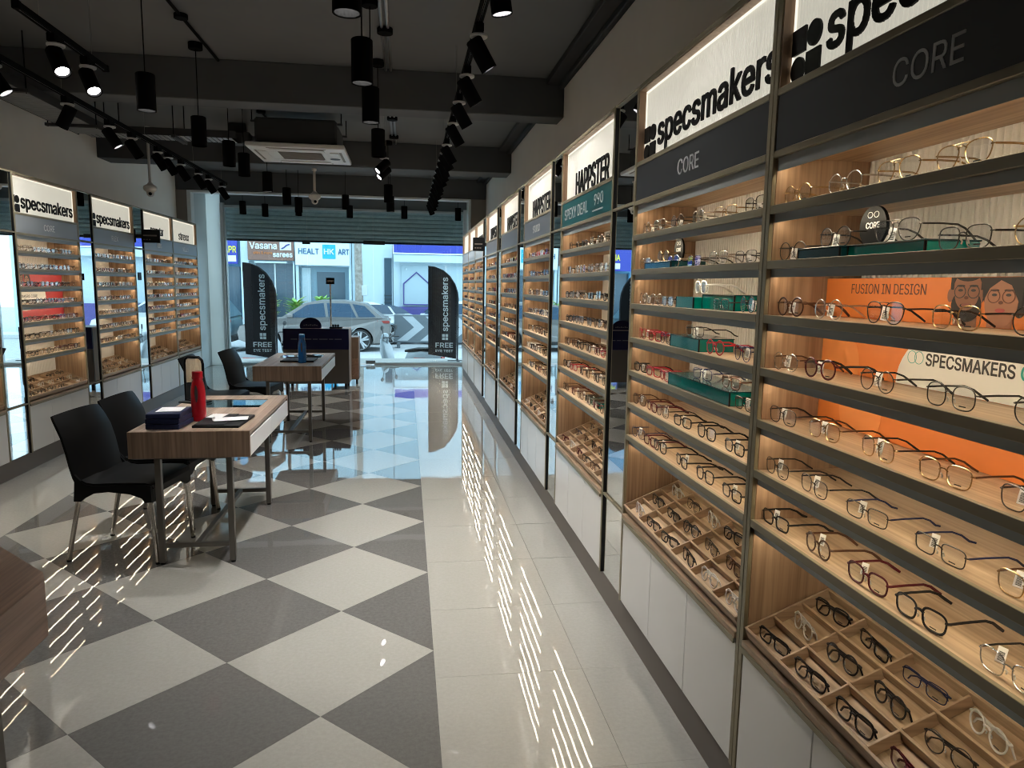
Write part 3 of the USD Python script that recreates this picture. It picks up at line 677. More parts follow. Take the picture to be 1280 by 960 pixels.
def scooter(label, x, y, rz, m1, m2):
    t = thing('scooter', label, 'scooter', (x, y, GZ), rz)
    for yy in (-.62, .62):
        wh = obj('wheel', mv(lathe([(.13, -.05), (.22, -.055), (.25, -.03), (.25, .03), (.22, .055), (.13, .05)], 18), (0, yy, .25), rot('y', 90)), 'tyre', t, 30)
        obj('hub', mv(lathe([(.0, -.03), (.14, -.03), (.14, .03), (.0, .03)], 12), (0, yy, .25), rot('y', 90)), 'alloy', wh)
    def blob(secs, k=14):
        v = []; f = []
        for (yy, hw, z0, z1) in secs:
            for j in range(k):
                a = j / k * 2 * PI; c, s_ = math.cos(a), math.sin(a)
                v.append([hw * np.sign(c) * abs(c) ** .7, yy, (z0 + z1) / 2 + (z1 - z0) / 2 * np.sign(s_) * abs(s_) ** .7])
        n = len(secs)
        for i in range(n - 1):
            for j in range(k):
                j2 = (j + 1) % k; f += [[i * k + j, (i + 1) * k + j, (i + 1) * k + j2], [i * k + j, (i + 1) * k + j2, i * k + j2]]
        f += [[0, j, j + 1] for j in range(1, k - 1)] + [[(n - 1) * k, (n - 1) * k + j + 1, (n - 1) * k + j] for j in range(1, k - 1)]
        return np.array(v), np.array(f)
    obj('tail_body', blob([(-.92, .07, .55, .68), (-.80, .16, .45, .74), (-.45, .20, .34, .78), (-.10, .17, .30, .72), (.02, .12, .28, .5)]), m1, t, 40)
    obj('floor_board', cbox(-.15, .15, -.05, .42, .26, .34, .03), m2, t)
    obj('front_shield', blob([(.36, .16, .28, .55), (.44, .22, .32, .85), (.55, .16, .50, 1.0), (.62, .08, .62, .98)]), m1, t, 40)
    obj('seat', blob([(-.88, .08, .74, .79), (-.7, .15, .74, .84), (-.3, .15, .72, .82), (-.02, .09, .70, .76)]), 'black_plastic', t, 40)
    obj('fork', cyl((0, .62, .25), (0, .46, .98), .035, 8), m2, t)
    hd = obj('handlebar', tube([(-.34, .36, 1.02), (-.18, .44, 1.03), (0, .46, 1.0), (.18, .44, 1.03), (.34, .36, 1.02)], .016, 8), 'black_metal', t, 30)
    obj('headlamp', mv(lathe([(.05, 0), (.11, .03), (.115, .09), (.09, .12)], 14), (0, .46, 1.0), rot('x', -90)), m1, t, 30)
    for s_ in (-1, 1):
        obj('mirror', cat(tube([(s_ * .24, .42, 1.03), (s_ * .30, .42, 1.2)], .007, 6), mv(lathe([(.0, -.012), (.055, -.008), (.055, .008), (0, .012)], 12), (s_ * .32, .42, 1.24), rot('x', 90))), 'black_metal', t)
    obj('tail_lamp', cbox(-.08, .08, -.94, -.90, .56, .64, .01), 'lamp_red', t)
    obj('side_flash', cat(*[cbox(s_ * .19 - .015, s_ * .19 + .015, -.6, -.3, .5, .6, .01) for s_ in (-1, 1)]), 'scooter_red', t)
scooter('white scooter parked below the step in front of the door', -.02, 16.2, 62, 'scooter_white', 'scooter_grey')
scooter('silver scooter parked behind the left feather flag', -3.72, 16.2, 72, 'scooter_grey', 'scooter_grey')
scooter('grey scooter close beside the silver one, nearer the left flag', -2.72, 17.4, 60, 'scooter_white', 'duct_dark')

# ------------------------------------------------------------------ furniture
ZD = .76
def writing_desk(label, x0, x1, y0, y1):
    t = thing('writing_desk', label, 'desk', (x0, y0, 0))
    w, l = x1 - x0, y1 - y0
    obj('end_panel', cbox(0, w, 0, .02, .615, ZD, .0015), 'desk_oak_z', t); obj('end_panel', cbox(0, w, l - .02, l, .615, ZD, .0015), 'desk_oak_z', t)
    obj('back_rail', cbox(0, .02, .02, l - .02, .615, ZD, .0015), 'desk_oak_y', t)
    gy0, gy1, gx0, gx1 = l * .60, l * .86, .10, w - .10
    top = cat(cbox(.02, w, .02, gy0, ZD - .022, ZD, .001), cbox(.02, w, gy1, l - .02, ZD - .022, ZD, .001), cbox(.02, gx0, gy0, gy1, ZD - .022, ZD, .001), cbox(gx1, w, gy0, gy1, ZD - .022, ZD, .001))
    obj('desk_top', top, 'desk_oak_y', t)
    obj('glass_inset', box(gx0, gx1, gy0, gy1, ZD - .010, ZD - .003), 'desk_glass', t, label='clear glass window in the desk top')
    obj('inset_tray', box(gx0, gx1, gy0, gy1, ZD - .075, ZD - .07), 'folder', t)
    obj('bottom_board', box(.02, w - .02, .02, l - .02, .615, .63), 'desk_oak_x', t)
    for k in range(2):
        a, b_ = .02 + k * (l - .04) / 2, .02 + (k + 1) * (l - .04) / 2
        obj('drawer', cbox(w - .018, w - .0005, a + .002, b_ - .002, .617, ZD - .036, .0015), 'white_laminate', t)
    obj('shadow_gap', box(w - .03, w - .02, .02, l - .02, ZD - .036, ZD - .022), 'black_matte', t)
    lx, ly = (.125, w - .125), (.07, l - .14)
    for x in lx:
        for y_ in ly:
            obj('leg', cbox(x - .016, x + .016, y_ - .016, y_ + .016, .012, .615, .002), 'desk_frame', t)
            obj('foot', cyl((x, y_, 0), (x, y_, .013), .013, 10), 'black_plastic', t)
    for y_ in ly: obj('cross_bar', cbox(lx[0] + .016, lx[1] - .016, y_ - .012, y_ + .012, .095, .12, .002), 'desk_frame', t)
    xm = (lx[0] + lx[1]) / 2
    obj('stretcher', cbox(xm - .015, xm + .015, ly[0] + .012, ly[1] - .012, .095, .12, .002), 'desk_frame', t)
    obj('top_frame', cat(*[cbox(lx[0] - .016, lx[1] + .016, y_ - .016, y_ + .016, .597, .615, .002) for y_ in ly]), 'desk_frame', t)
    return t
writing_desk('oak dispensing desk in front with the red bottle and navy boxes on it', -1.463, -.842, 3.935, 5.20)
writing_desk('oak dispensing desk further back with the blue bottle on it', -1.455, -.815, 7.02, 8.36)

ct = thing('service_counter', 'brown wooden counter with a cut corner at the lower left picture edge', 'counter', (0, 0, 0))
cp = Polygon([(-.952, .7), (-.952, 1.955), (-.982, 2.012), (-1.36, 2.39), (-1.95, 2.39), (-1.95, .7)])
obj('counter_top', prism(cp, .612, .765), 'dark_oak', ct)
for x in (-1.86, -1.08):
    for y_ in (.8, 1.9): obj('leg', cbox(x - .018, x + .018, y_ - .018, y_ + .018, 0, .612, .002), 'desk_frame', ct)

def chair_class():
    c = klass('chair_kind')
    # the shell is a swept strip: stations from the seat's front edge to the top of the back: (depth x, height z, half width, curl)
    def shell(st, th, dish, nu=9):
        v = []
        P = np.array(st, float)
        for k_, (x, z, hw, cr) in enumerate(P):
            t_ = P[min(k_ + 1, len(P) - 1)] - P[max(k_ - 1, 0)]; n_ = np.array([-t_[1], t_[0]]); n_ /= np.linalg.norm(n_)
            for s_ in np.linspace(-1, 1, nu):
                d = dish * (s_ * s_) + cr * max(0, abs(s_) - .72) / .28
                v.append([x - n_[0] * -d, s_ * hw, z + n_[1] * d * 0 + d * n_[1]])
        v = np.array(v); n = len(P)
        N = np.zeros_like(v)
        for k_ in range(n):
            t_ = P[min(k_ + 1, n - 1)] - P[max(k_ - 1, 0)]; n_ = np.array([-t_[1], t_[0]]); n_ /= np.linalg.norm(n_); N[k_ * nu:(k_ + 1) * nu] = [n_[0], 0, n_[1]]
        a, b_ = v, v - N * th; m0 = len(v); V = np.vstack([a, b_]); f = []
        for i in range(n - 1):
            for j in range(nu - 1):
                q = [i * nu + j, i * nu + j + 1, (i + 1) * nu + j + 1, (i + 1) * nu + j]
                f += [[q[0], q[1], q[2]], [q[0], q[2], q[3]]]; q = [x_ + m0 for x_ in q]; f += [[q[0], q[2], q[1]], [q[0], q[3], q[2]]]
        rim = [j for j in range(nu)] + [(i + 1) * nu - 1 for i in range(1, n)] + [(n - 1) * nu + j for j in range(nu - 2, -1, -1)] + [i * nu for i in range(n - 2, 0, -1)]
        for i in range(len(rim)):
            p, q = rim[i], rim[(i + 1) % len(rim)]; f += [[q, p, p + m0], [q, p + m0, q + m0]]
        m = trimesh.Trimesh(V, np.array(f), process=False); m.fix_normals(); return m
    # local: the chair faces +x, its seat centred on the origin
    seat = [(.235, .425, .205, 0), (.228, .443, .212, 0), (.20, .452, .216, 0), (.12, .452, .218, 0), (.0, .446, .218, 0), (-.08, .441, .218, 0), (-.125, .447, .220, 0), (-.152, .462, .220, 0)]
    obj('seat', shell(seat, .016, .006), 'black_plastic', c, 40)
    back = [(-.143, .452, .222, 0), (-.160, .49, .224, 0), (-.174, .55, .226, 0), (-.190, .63, .226, 0), (-.212, .71, .224, 0), (-.240, .77, .219, 0), (-.262, .812, .212, 0), (-.274, .832, .204, 0)]
    obj('backrest', shell(back, .013, .036), 'black_plastic', c, 40)
    # side aprons that arch between the leg sockets
    for s_ in (-1, 1):
        pts = [(.236, .448), (.238, .355), (.20, .352), (.185, .375), (.12, .398), (.0, .408), (-.08, .398), (-.135, .368), (-.155, .350), (-.195, .350), (-.182, .50), (-.155, .47), (-.125, .447), (-.08, .44), (.12, .450), (.20, .452)]
        v, f = front(Polygon(pts), -.007, .007); v[:, 1] += s_ * (.213 + .004)
        obj('side_apron', (v, f), 'black_plastic', c)
    obj('front_apron', mv(front(Polygon([(-.21, .352), (-.17, .352), (-.10, .39), (.10, .39), (.17, .352), (.21, .352), (.21, .445), (-.21, .445)]), -.006, .006), (.232, 0, 0), rot('z', 90)), 'black_plastic', c)
    for sx, x0, x1 in ((1, .215, .245), (-1, -.170, -.255)):
        for s_ in (-1, 1):
            lg = obj('leg', tube([(x0, s_ * .195, .42), (x1, s_ * .208, .008)], .0125, 12), 'chrome', c, 40)
            obj('glide', cyl((x1, s_ * .208, 0), (x1, s_ * .208, .012), .013, 10), 'black_plastic', lg)
    return c
CH = chair_class()
for lb, x, y_, rz in (('black plastic chair with metal legs, nearest the camera at the front desk', -1.575, 4.26, -10), ('black plastic chair with metal legs, second at the front desk', -1.555, 4.80, -7),
                      ('black plastic chair with metal legs at the near end of the blue bottle desk', -1.85, 7.34, -4), ('black plastic chair with metal legs at the far end of the blue bottle desk', -1.635, 7.98, -10)):
    copy_of(CH, 'chair', lb, 'chair', (x, y_, 0), rz, 'black plastic chairs at the two desks')

def bottle(label, x, y_, m):
    t = thing('water_bottle', label, 'bottle', (x, y_, ZD))
    obj('body', lathe([(.036, .0), (.040, .004), (.040, .17), (.037, .20), (.030, .228), (.027, .235), (.027, .25)], 28), m, t, 40)
    cp_ = obj('cap', lathe([(.029, .243), (.029, .282), (.027, .285), (.0, .285)], 24), m, t, 30)
    obj('cap_ring', lathe([(.0295, .243), (.031, .246), (.031, .252), (.0295, .255)], 24, False), m, cp_)
    obj('print', mv(front(ell(0, .16, .008, .05), -.001, .001), (0, -.0405, 0)), 'ink', t)
    return t
bottle('red water bottle standing on the front desk', -1.185, 4.255, 'red_bottle')
bottle('blue water bottle standing on the rear desk', -1.035, 7.33, 'blue_bottle')
bs = thing('case_stack', 'stack of navy spectacle case boxes with a white slip on the front desk', 'box', (-1.30, 4.11, ZD))
for k in range(3):
    obj('case', mv(cbox(-.088, .088, -.115, .115, k * .0295 + .0005, (k + 1) * .0295 - .0005, .004), (rng.uniform(-.003, .003), rng.uniform(-.003, .003), 0), rot('z', -3 + 2 * k)), 'navy_box', bs)
obj('slip', mv(cbox(-.055, .07, -.06, .08, .0885, .0905, .0005), (0, 0, 0), rot('z', 4)), 'paper', bs)
fd = thing('folder', 'black leather folder lying on the front desk beside the red bottle', 'folder', (-1.03, 4.19, ZD))
obj('cover', mv(cbox(-.125, .125, -.17, .17, 0, .014, .003), (0, 0, 0), rot('z', -3)), 'folder', fd)
obj('flap', mv(cbox(-.12, .04, -.165, .165, .0145, .019, .002), (0, 0, 0), rot('z', -1)), 'folder', fd)
obj('document', mv(cbox(-.12, -.03, .03, .155, .0192, .0202, .0004), (0, 0, 0), rot('z', -6)), 'paper', fd)
pp = thing('paper_roll', 'white curled bill lying on the black folder', 'paper', (-.985, 4.18, ZD + .0195), 8)
arc = [(-.09 + .012 * math.cos(a), .013 + .012 * math.sin(a)) for a in np.linspace(PI * 1.5, PI * .4, 9)]
sheet = [(.085, .004)] + [(.02, .002)] + arc
obj('sheet', side([(b_, a) for a, b_ in []] or [(0, 0), (.001, 0), (.001, .001)], 0, .001), 'paper', pp) if False else None
vv = []; ff = []
for i, (a, z) in enumerate(sheet):
    for yy in (-.055, .055):
        vv += [[a, yy, z], [a, yy, z + .0012]]
for i in range(len(sheet) - 1):
    o, n_ = 4 * i, 4 * (i + 1)
    for p, q in ((0, 2), (2, 3), (3, 1), (1, 0)): ff += [[o + p, o + q, n_ + q], [o + p, n_ + q, n_ + p]]
obj('sheet', (np.array(vv), np.array(ff)), 'paper', pp)
pd = thing('pen_tray', 'black pad lying on the rear desk beside the blue bottle', 'tray', (-1.095, 7.56, ZD))
obj('pad', cbox(-.165, .165, -.19, .19, 0, .012, .004), 'folder', pd); obj('rim', cat(cbox(-.165, .165, -.19, -.182, .012, .018, .002), cbox(-.165, .165, .182, .19, .012, .018, .002)), 'folder', pd)
kb = thing('phone', 'small dark phone lying on the far end of the rear desk', 'phone', (-.98, 8.05, ZD), 20)
obj('body', cbox(-.04, .04, -.08, .08, 0, .009, .003), 'folder', kb); obj('screen', box(-.036, .036, -.075, .075, .009, .0095), 'car_glass', kb)
ms = thing('table_mirror', 'tall black framed mirror standing on the front desk behind the boxes', 'mirror', (-1.385, 4.90, ZD), -28)
arch = [(-.075, .012), (-.075, .26), (-.068, .285), (-.045, .302), (.045, .302), (.068, .285), (.075, .26), (.075, .012)]
obj('frame', tube([(x, 0, z) for x, z in arch], .009, 10, True), 'black_plastic', ms, 40)
obj('glass', front(Polygon(arch).buffer(-.004), -.002, .003), 'mirror', ms)
obj('base', cbox(-.085, .085, -.06, .06, 0, .010, .003), 'black_plastic', ms)

cn = thing('optician_counter', 'low brown counter with navy upper panel standing before the shopfront', 'counter', (0, 0, 0))
obj('front_panel', cbox(-1.77, -.838, 10.65, 10.68, .088, .592, .002), 'counter_brown', cn)
obj('upper_panel', cbox(-1.77, -.838, 10.645, 10.68, .594, .895, .002), 'navy_panel', cn)
obj('top', cbox(-1.77, -.838, 10.68, 11.15, .872, .895, .002), 'desk_oak_x', cn)
obj('side_panel', cbox(-1.77, -1.745, 10.68, 11.15, .088, .872, .002), 'desk_oak_z', cn); obj('side_panel', cbox(-.863, -.838, 10.68, 11.15, .088, .872, .002), 'desk_oak_z', cn)
obj('back_panel', cbox(-1.745, -.863, 11.12, 11.15, .088, .872, .002), 'desk_oak_z', cn)
obj('tagline', cat(*[box(x, x + l_, 10.644, 10.645, .738, .750) for x, l_ in ((-1.66, .09), (-1.55, .05), (-1.48, .11), (-1.35, .07), (-1.26, .12), (-1.12, .06), (-1.04, .10))]), 'slate_panel', cn, label='thin line of small pale print')
for x in (-1.72, -.89):
    for y_ in (10.72, 11.1): obj('leg', cbox(x - .02, x + .02, y_ - .02, y_ + .02, 0, .088, .002), 'black_metal', cn)
rc = thing('side_cabinet', 'narrow brown cabinet standing behind the navy counter', 'cabinet', (0, 0, 0))
obj('body', cbox(-1.15, -.735, 11.22, 11.55, .075, .735, .003), 'desk_oak_z', rc); obj('lower_front', cbox(-1.14, -.745, 11.212, 11.22, .085, .40, .002), 'dark_oak', rc)
for x in (-1.1, -.77): obj('leg', cbox(x - .015, x + .015, 11.25, 11.28, 0, .075, .002), 'black_metal', rc)
dc = thing('round_sign', 'dark purple round display sign standing on the navy counter', 'sign', (-1.395, 10.80, .895))
obj('disc', front(ell(0, .03, .155, .125, 40).intersection(sbox(-1, 0, 1, 1)), -.006, .006), 'navy_panel', dc)
obj('print_line', cat(*[box(x, x + .02, -.007, -.006, .035, .058 if k % 2 else .050) for k, x in enumerate((-.10, -.07, -.04, -.01, .02, .05, .08))]), 'slate_panel', dc)
db = thing('display_block', 'small black display block on the right end of the navy counter', 'display stand', (-1.03, 10.80, .895))
obj('block', cbox(-.092, .092, -.06, .06, 0, .022, .003), 'black_plastic', db); obj('cushion', cat(*[cbox(-.055 + k * .035, -.028 + k * .035, -.03, .03, .022, .058, .006) for k in range(3)]), 'black_plastic', db)
ps = thing('pole_sign', 'thin white pole stand carrying a small black sign by the door', 'sign', (-1.20, 11.75, 0))
obj('pole', cyl((0, 0, .02), (0, 0, 1.58), .012, 12), 'white_plastic', ps); obj('base', lathe([(.13, 0), (.13, .012), (.04, .022), (.0, .024)], 24), 'white_plastic', ps)
pb = obj('sign_plate', cbox(-.065, .065, -.012, -.002 + .014, 1.54, 1.64, .003), 'black_plastic', ps); obj('lettering', text('OPEN', .026, 0, 1.575, -.012, .001, True, 'c'), 'header_text_light', pb)

# ------------------------------------------------------------------ ceiling fixtures
def spot_class(name, dirv, lens='spot_lens', fwd=0.0):
    """A track spot whose adapter hangs under the rail at the origin; its can points along dirv."""
    c = klass(name); d = np.array(dirv, float); d /= np.linalg.norm(d)
    obj('adapter', cbox(-.022, .022, -.06, .06, -.045, 0, .004), 'can_black', c)
    obj('adapter_plate', lathe([(.0, -.058), (.044, -.058), (.047, -.055), (.047, -.046), (.0, -.046)], 24), 'adapter_white', c, 30)
    obj('stem', cyl((0, 0, -.058), (0, 0, -.10), .010, 10), 'can_black', c)
    p0 = np.array([0, 0, -.115]) - d * .055; p1 = p0 + d * .165
    ax = d; u = np.cross(ax, [0, 1, 0.01]); u /= np.linalg.norm(u); R = np.stack([u, np.cross(ax, u), ax], 1)
    can = lathe([(.0, 0), (.038, 0), (.044, .006), (.044, .165), (.040, .165), (.038, .122), (.0, .122)], 24)
    cn_ = obj('can', mv(can, p0, R), 'can_black', c, 30)
    obj('trim_ring', mv(lathe([(.0395, .1645), (.0445, .1645), (.0445, .169), (.0395, .169)], 24, False), p0, R), 'can_black', cn_, 30)
    p0 = p0 + d * fwd
    obj('lens', mv(lathe([(.0, .1235), (.036, .1235), (.036, .125), (.0, .125)], 20), p0, R), lens, c)
    obj('bracket', cat(*[mv(cbox(-.004, .004, -.047 if s_ < 0 else .044, -.044 if s_ < 0 else .047, -.14, -.09, .001)) for s_ in (-1, 1)]), 'can_black', c)
    return c
SP_R = spot_class('spot_kind_right', (.52, .10, -.84)); SP_RB = spot_class('spot_kind_back', (.36, .30, -.88))
SP_L = spot_class('spot_kind_left', (-.50, .12, -.85)); SP_M = spot_class('spot_kind_mini', (.42, -.42, -.80), 'lit_lens', .030); SP_D = spot_class('spot_kind_down', (.16, .05, -.98)); SP_O = spot_class('spot_kind_unlit', (.52, .10, -.84), 'led_off_lens'); SP_C = spot_class('spot_kind_centre', (-.62, -.35, -.62), 'lit_lens', .030)
ORD = ['first', 'second', 'third', 'fourth', 'fifth', 'sixth', 'seventh', 'eighth', 'ninth', 'tenth', 'eleventh', 'twelfth', 'thirteenth', 'fourteenth', 'fifteenth', 'sixteenth', 'seventeenth', 'eighteenth', 'nineteenth', 'twentieth']
ZR = 2.90
def rail(label, x, ya, yb, wires):
    t = thing('light_track', label, 'light track', (x, 0, ZR))
    obj('rail', cat(cbox(-.018, .018, ya, yb, .006, .034, .003), cbox(-.018, -.006, ya, yb, -.002, .006, .001), cbox(.006, .018, ya, yb, -.002, .006, .001)), 'can_black', t)
    obj('conductor', cat(box(-.0055, -.0025, ya + .01, yb - .01, .003, .006), box(.0025, .0055, ya + .01, yb - .01, .003, .006)), 'steel', t)
    for y_ in (ya, yb): obj('end_cap', cbox(-.020, .020, y_ - .012, y_ + .012, -.004, .036, .003), 'can_black', t)
    for y_ in wires:
        obj('suspension_wire', cyl((0, y_, .034), (0, y_, ZC - ZR if not any(a - .01 < y_ < b_ + .01 for a, b_ in ((6.31, 6.58), (9.47, 9.88), (1.3, 1.57))) else ZB - ZR), .0016, 5), 'steel', t)
rail('long black light track on the right hung above the floor border', .38, .6, 12.2, (1.0, 3.2, 3.75, 5.6, 7.4, 9.2, 11.0))
rail('long black light track on the left hung beside the cable tray', -2.50, 2.2, 10.75, (2.8, 4.6, 5.9, 7.6, 9.2, 10.5))
rail('short black light track near the camera carrying two lit spots', -1.93, 4.12, 5.20, (4.35, 5.0))
rail('short black light track in the middle carrying two lit spots', -.22, 7.55, 8.45, (7.7, 8.3))
for k, y_ in enumerate((2.3, 3.1, 3.92, 4.65, 5.31, 6.0, 6.90, 7.32, 7.74, 8.15, 8.55, 8.98, 9.40, 9.85, 10.35, 10.85, 11.35, 11.8)):
    copy_of(SP_D if k < 2 else SP_R if k % 3 != 2 or k < 7 else SP_RB, 'track_spotlight', f'black track spotlight, {ORD[k]} from the camera on the long right-hand light track', 'spotlight', (.38, y_, ZR - .002), 0, 'spotlights on the long right-hand track')
for k, y_ in enumerate((4.0, 5.0, 5.98, 6.75, 7.25, 7.95, 8.28, 8.72, 9.40, 9.85, 10.55)):
    copy_of(SP_L if k in (0, 2) else (SP_R if k < 4 else SP_O), 'track_spotlight', f'black track spotlight, {ORD[k]} from the camera on the long left-hand light track', 'spotlight', (-2.50, y_, ZR - .002), 0, 'spotlights on the long left-hand track')
for k, y_ in enumerate((4.52, 4.93)):
    copy_of(SP_M, 'track_spotlight', ('nearer' if k == 0 else 'further') + ' of two lit black spotlights on the short near track', 'spotlight', (-1.93, y_, ZR - .002), 0, 'spotlights on the short near track')
for k, y_ in enumerate((7.75, 8.2)):
    copy_of(SP_C, 'track_spotlight', ('nearer' if k == 0 else 'further') + ' of two lit black spotlights on the short middle track', 'spotlight', (-.22, y_, ZR - .002), 0, 'spotlights on the short middle track')

PC = {}
def pendant_class(ztop, lens='pendant_lens'):
    if (ztop, lens) in PC: return PC[ztop, lens]
    c = PC[ztop, lens] = klass(f'pendant_kind_{int(ztop * 100)}_{"lit" if lens == "pendant_lens" else "off"}')
    body = obj('can', lathe([(.0, .215), (.050, .215), (.055, .210), (.055, .0), (.050, .0), (.049, .090), (.0, .090)][::-1], 28), 'can_black', c, 30)
    obj('rim', lathe([(.052, -.002), (.0555, -.002), (.0555, .003), (.052, .003)], 28, False), 'can_black', c, 30)
    obj('lens', lathe([(.0, .084), (.046, .084), (.046, .087), (.0, .087)], 20), lens, c)
    obj('liner', lathe([(.0488, .001), (.0488, .0835), (.0478, .0835), (.0478, .001), (.0488, .001)], 28, False), 'can_inner', c, 30)
    obj('cord', cyl((0, 0, .214), (0, 0, ztop), .0035, 6), 'can_black', c)
    obj('ceiling_cup', lathe([(.05, ztop - .05), (.052, ztop - .045), (.052, ztop - .004), (.0, ztop - .001)], 16), 'can_black', c, 30)
    return c
ZPD = 2.58
PN = [('centre row', -.22, (2.95, 3.92, 4.83, 6.08, 9.35, 10.55)), ('left row', -1.56, (4.80, 5.93, 6.87, 7.47, 8.66, 10.0, 11.05)), ]
for rn, x, ys in PN:
    for k, y_ in enumerate(ys):
        zt = (ZC if not any(a < y_ < b_ for a, b_ in ((6.31, 6.58), (9.47, 9.88))) else ZB) - ZPD
        copy_of(pendant_class(round(zt, 3), 'pendant_lens' if y_ < 5.5 or y_ in (8.66, 10.55) else 'led_off_lens'), 'pendant_lamp', f'black cylinder pendant lamp, {ORD[k]} from the camera in the {rn}', 'pendant lamp', (x, y_, ZPD), 0, 'black cylinder pendant lamps')
for k, (x, y_) in enumerate(((-1.83, 12.95), (-.93, 11.6), (-.98, 13.1), (-.03, 12.95), (.92, 13.0), (-2.75, 12.95), (-2.45, 13.3))):
    copy_of(pendant_class(round(ZC - 2.70, 3), 'led_off_lens'), 'pendant_lamp', f'small black pendant lamp before the shutter, {["third", "fourth", "fifth", "sixth", "last", "first", "second"][k]} from the left', 'pendant lamp', (x, y_, 2.70), 0, 'black cylinder pendant lamps')

for x, ya, yb, lb in ((-1.56, .5, 6.31, 'near'), (-1.56, 6.58, 9.47, 'far')):
    t = thing('ceiling_conduit', f'black conduit on the ceiling above the left pendant row, {lb} length', 'conduit')
    obj('pipe', tube([(x + .07, ya, ZC - .012), (x + .07, yb, ZC - .012)], .011, 8), 'can_black', t, 30)
    for q in range(3): obj('junction_box', lathe([(.045, 0), (.045, .028), (.0, .028)], 14) and mv(lathe([(.0, 0), (.045, 0), (.045, .028), (.0, .028)], 14), (x + .07, ya + (yb - ya) * (q + .5) / 3, ZC - .03)), 'can_black', t)
for x, ya, yb, lb in ((-.22, .5, 6.31, 'near'), (-.22, 6.58, 9.47, 'far')):
    t = thing('ceiling_conduit', f'twin grey conduits on the ceiling above the centre pendant row, {lb} length', 'conduit')
    for dx in (.06, .10): obj('pipe', tube([(x + dx, ya, ZC - .012), (x + dx, yb, ZC - .012)], .011, 8), 'steel', t, 30)
    for q in range(3): obj('junction_box', mv(lathe([(.0, 0), (.055, 0), (.055, .035), (.0, .035)], 14), (x + .08, ya + (yb - ya) * (q + .5) / 3, ZC - .04)), 'can_black', t)

# cable trays
def cable_tray(label, x0, x1, y0, y1, z, along):
    t = thing('cable_tray', label, 'cable tray')
    if along == 'y':
        for x in (x0, x1 - .012): obj('side_rail', cbox(x, x + .012, y0, y1, z, z + .07, .002), 'duct_dark', t)
        n = int((y1 - y0) / .05)
        obj('perforated_base', cat(*[box(x0 + .012, x1 - .012, y0 + k * .05 + .006, y0 + k * .05 + .044, z, z + .003) for k in range(n)]), 'tray_metal', t)
        for k in range(int((y1 - y0) / 1.2) + 1):
            y_ = y0 + .3 + k * 1.2
            if y_ < y1:
                obj('support_bar', cbox(x0 - .06, x1 + .06, y_ - .02, y_ + .02, z - .025, z, .002), 'duct_dark', t)
                for x in (x0 - .04, x1 + .04): obj('threaded_rod', cyl((x, y_, z - .03), (x, y_, ZB if 6.28 < y_ < 6.6 else ZC), .005, 6), 'can_black', t)
    else:
        for y_ in (y0, y1 - .012): obj('side_rail', cbox(x0, x1, y_, y_ + .012, z, z + .07, .002), 'duct_dark', t)
        n = int((x1 - x0) / .05)
        obj('perforated_base', cat(*[box(x0 + k * .05 + .006, x0 + k * .05 + .044, y0 + .012, y1 - .012, z, z + .003) for k in range(n)]), 'tray_metal', t)
        for k in range(3):
            x = x0 + .25 + k * .62
            if x < x1:
                obj('support_bar', cbox(x - .02, x + .02, y0 - .06, y1 + .06, z - .025, z, .002), 'duct_dark', t)
                for y_ in (y0 - .04, y1 + .04): obj('threaded_rod', cyl((x, y_, z - .03), (x, y_, ZC), .005, 6), 'can_black', t)
cable_tray('grey perforated cable tray running along the left wall under the ceiling', -3.10, -2.78, 2.0, 7.60, 2.925, 'y')
cable_tray('grey perforated cable tray crossing the room to the ceiling air conditioner', -3.10, -1.66, 7.62, 7.90, 2.96, 'x')

# ceiling cassette air conditioner
ac = thing('air_conditioner', 'white four-way ceiling cassette air conditioner with black body', 'air conditioner', (-1.09, 8.05, 2.885))
obj('body', cbox(-.40, .40, -.40, .40, .045, .30, .02), 'duct_dark', ac)
obj('panel', cat(cbox(-.48, .48, -.48, -.22, 0, .045, .008), cbox(-.48, .48, .22, .48, 0, .045, .008), cbox(-.48, -.22, -.22, .22, 0, .045, .008), cbox(.22, .48, -.22, .22, 0, .045, .008)), 'white_plastic', ac)
for k in range(4):
    R = rot('z', 90 * k)
    obj('louver', mv(cbox(-.27, .27, -.405, -.315, -.010, -.001, .004), (0, 0, 0), R @ rot('x', 0)), 'white_plastic', ac)
    obj('air_slot', mv(box(-.29, .29, -.435, -.41, -.0015, .001), (0, 0, 0), R), 'grille_brown', ac)
gr = obj('intake_grille', cbox(-.215, .215, -.215, .215, .004, .02, .002), 'grille_brown', ac)
obj('grille_bars', cat(*[box(-.21, .21, -.20 + k * .04, -.188 + k * .04, -.002, .004) for k in range(11)]), 'grille_brown', gr)
obj('sticker', mv(cyl((0, 0, -.012), (0, 0, -.010), .055, 20), (.34, .06, 0)), 'black_plastic', ac)
obj('pipe_joint', cat(cyl((-.40, .14, .2), (-.45, .14, .2), .05, 10), cyl((-.40, .26, .14), (-.46, .26, .14), .03, 10), cbox(-.47, -.40, .05, .2, .08, .26, .01)), 'can_black', ac)
for x in (-.44, .44):
    for y_ in (-.3, .3): obj('hanger_rod', cyl((x, y_, .28), (x, y_, ZC - 2.885), .005, 6), 'can_black', ac)
obj('hanger_lug', cat(*[cbox(x - .03, x + .03, y_ - .02, y_ + .02, .265, .285, .003) for x in (-.42, .42) for y_ in (-.3, .3)]), 'duct_dark', ac)
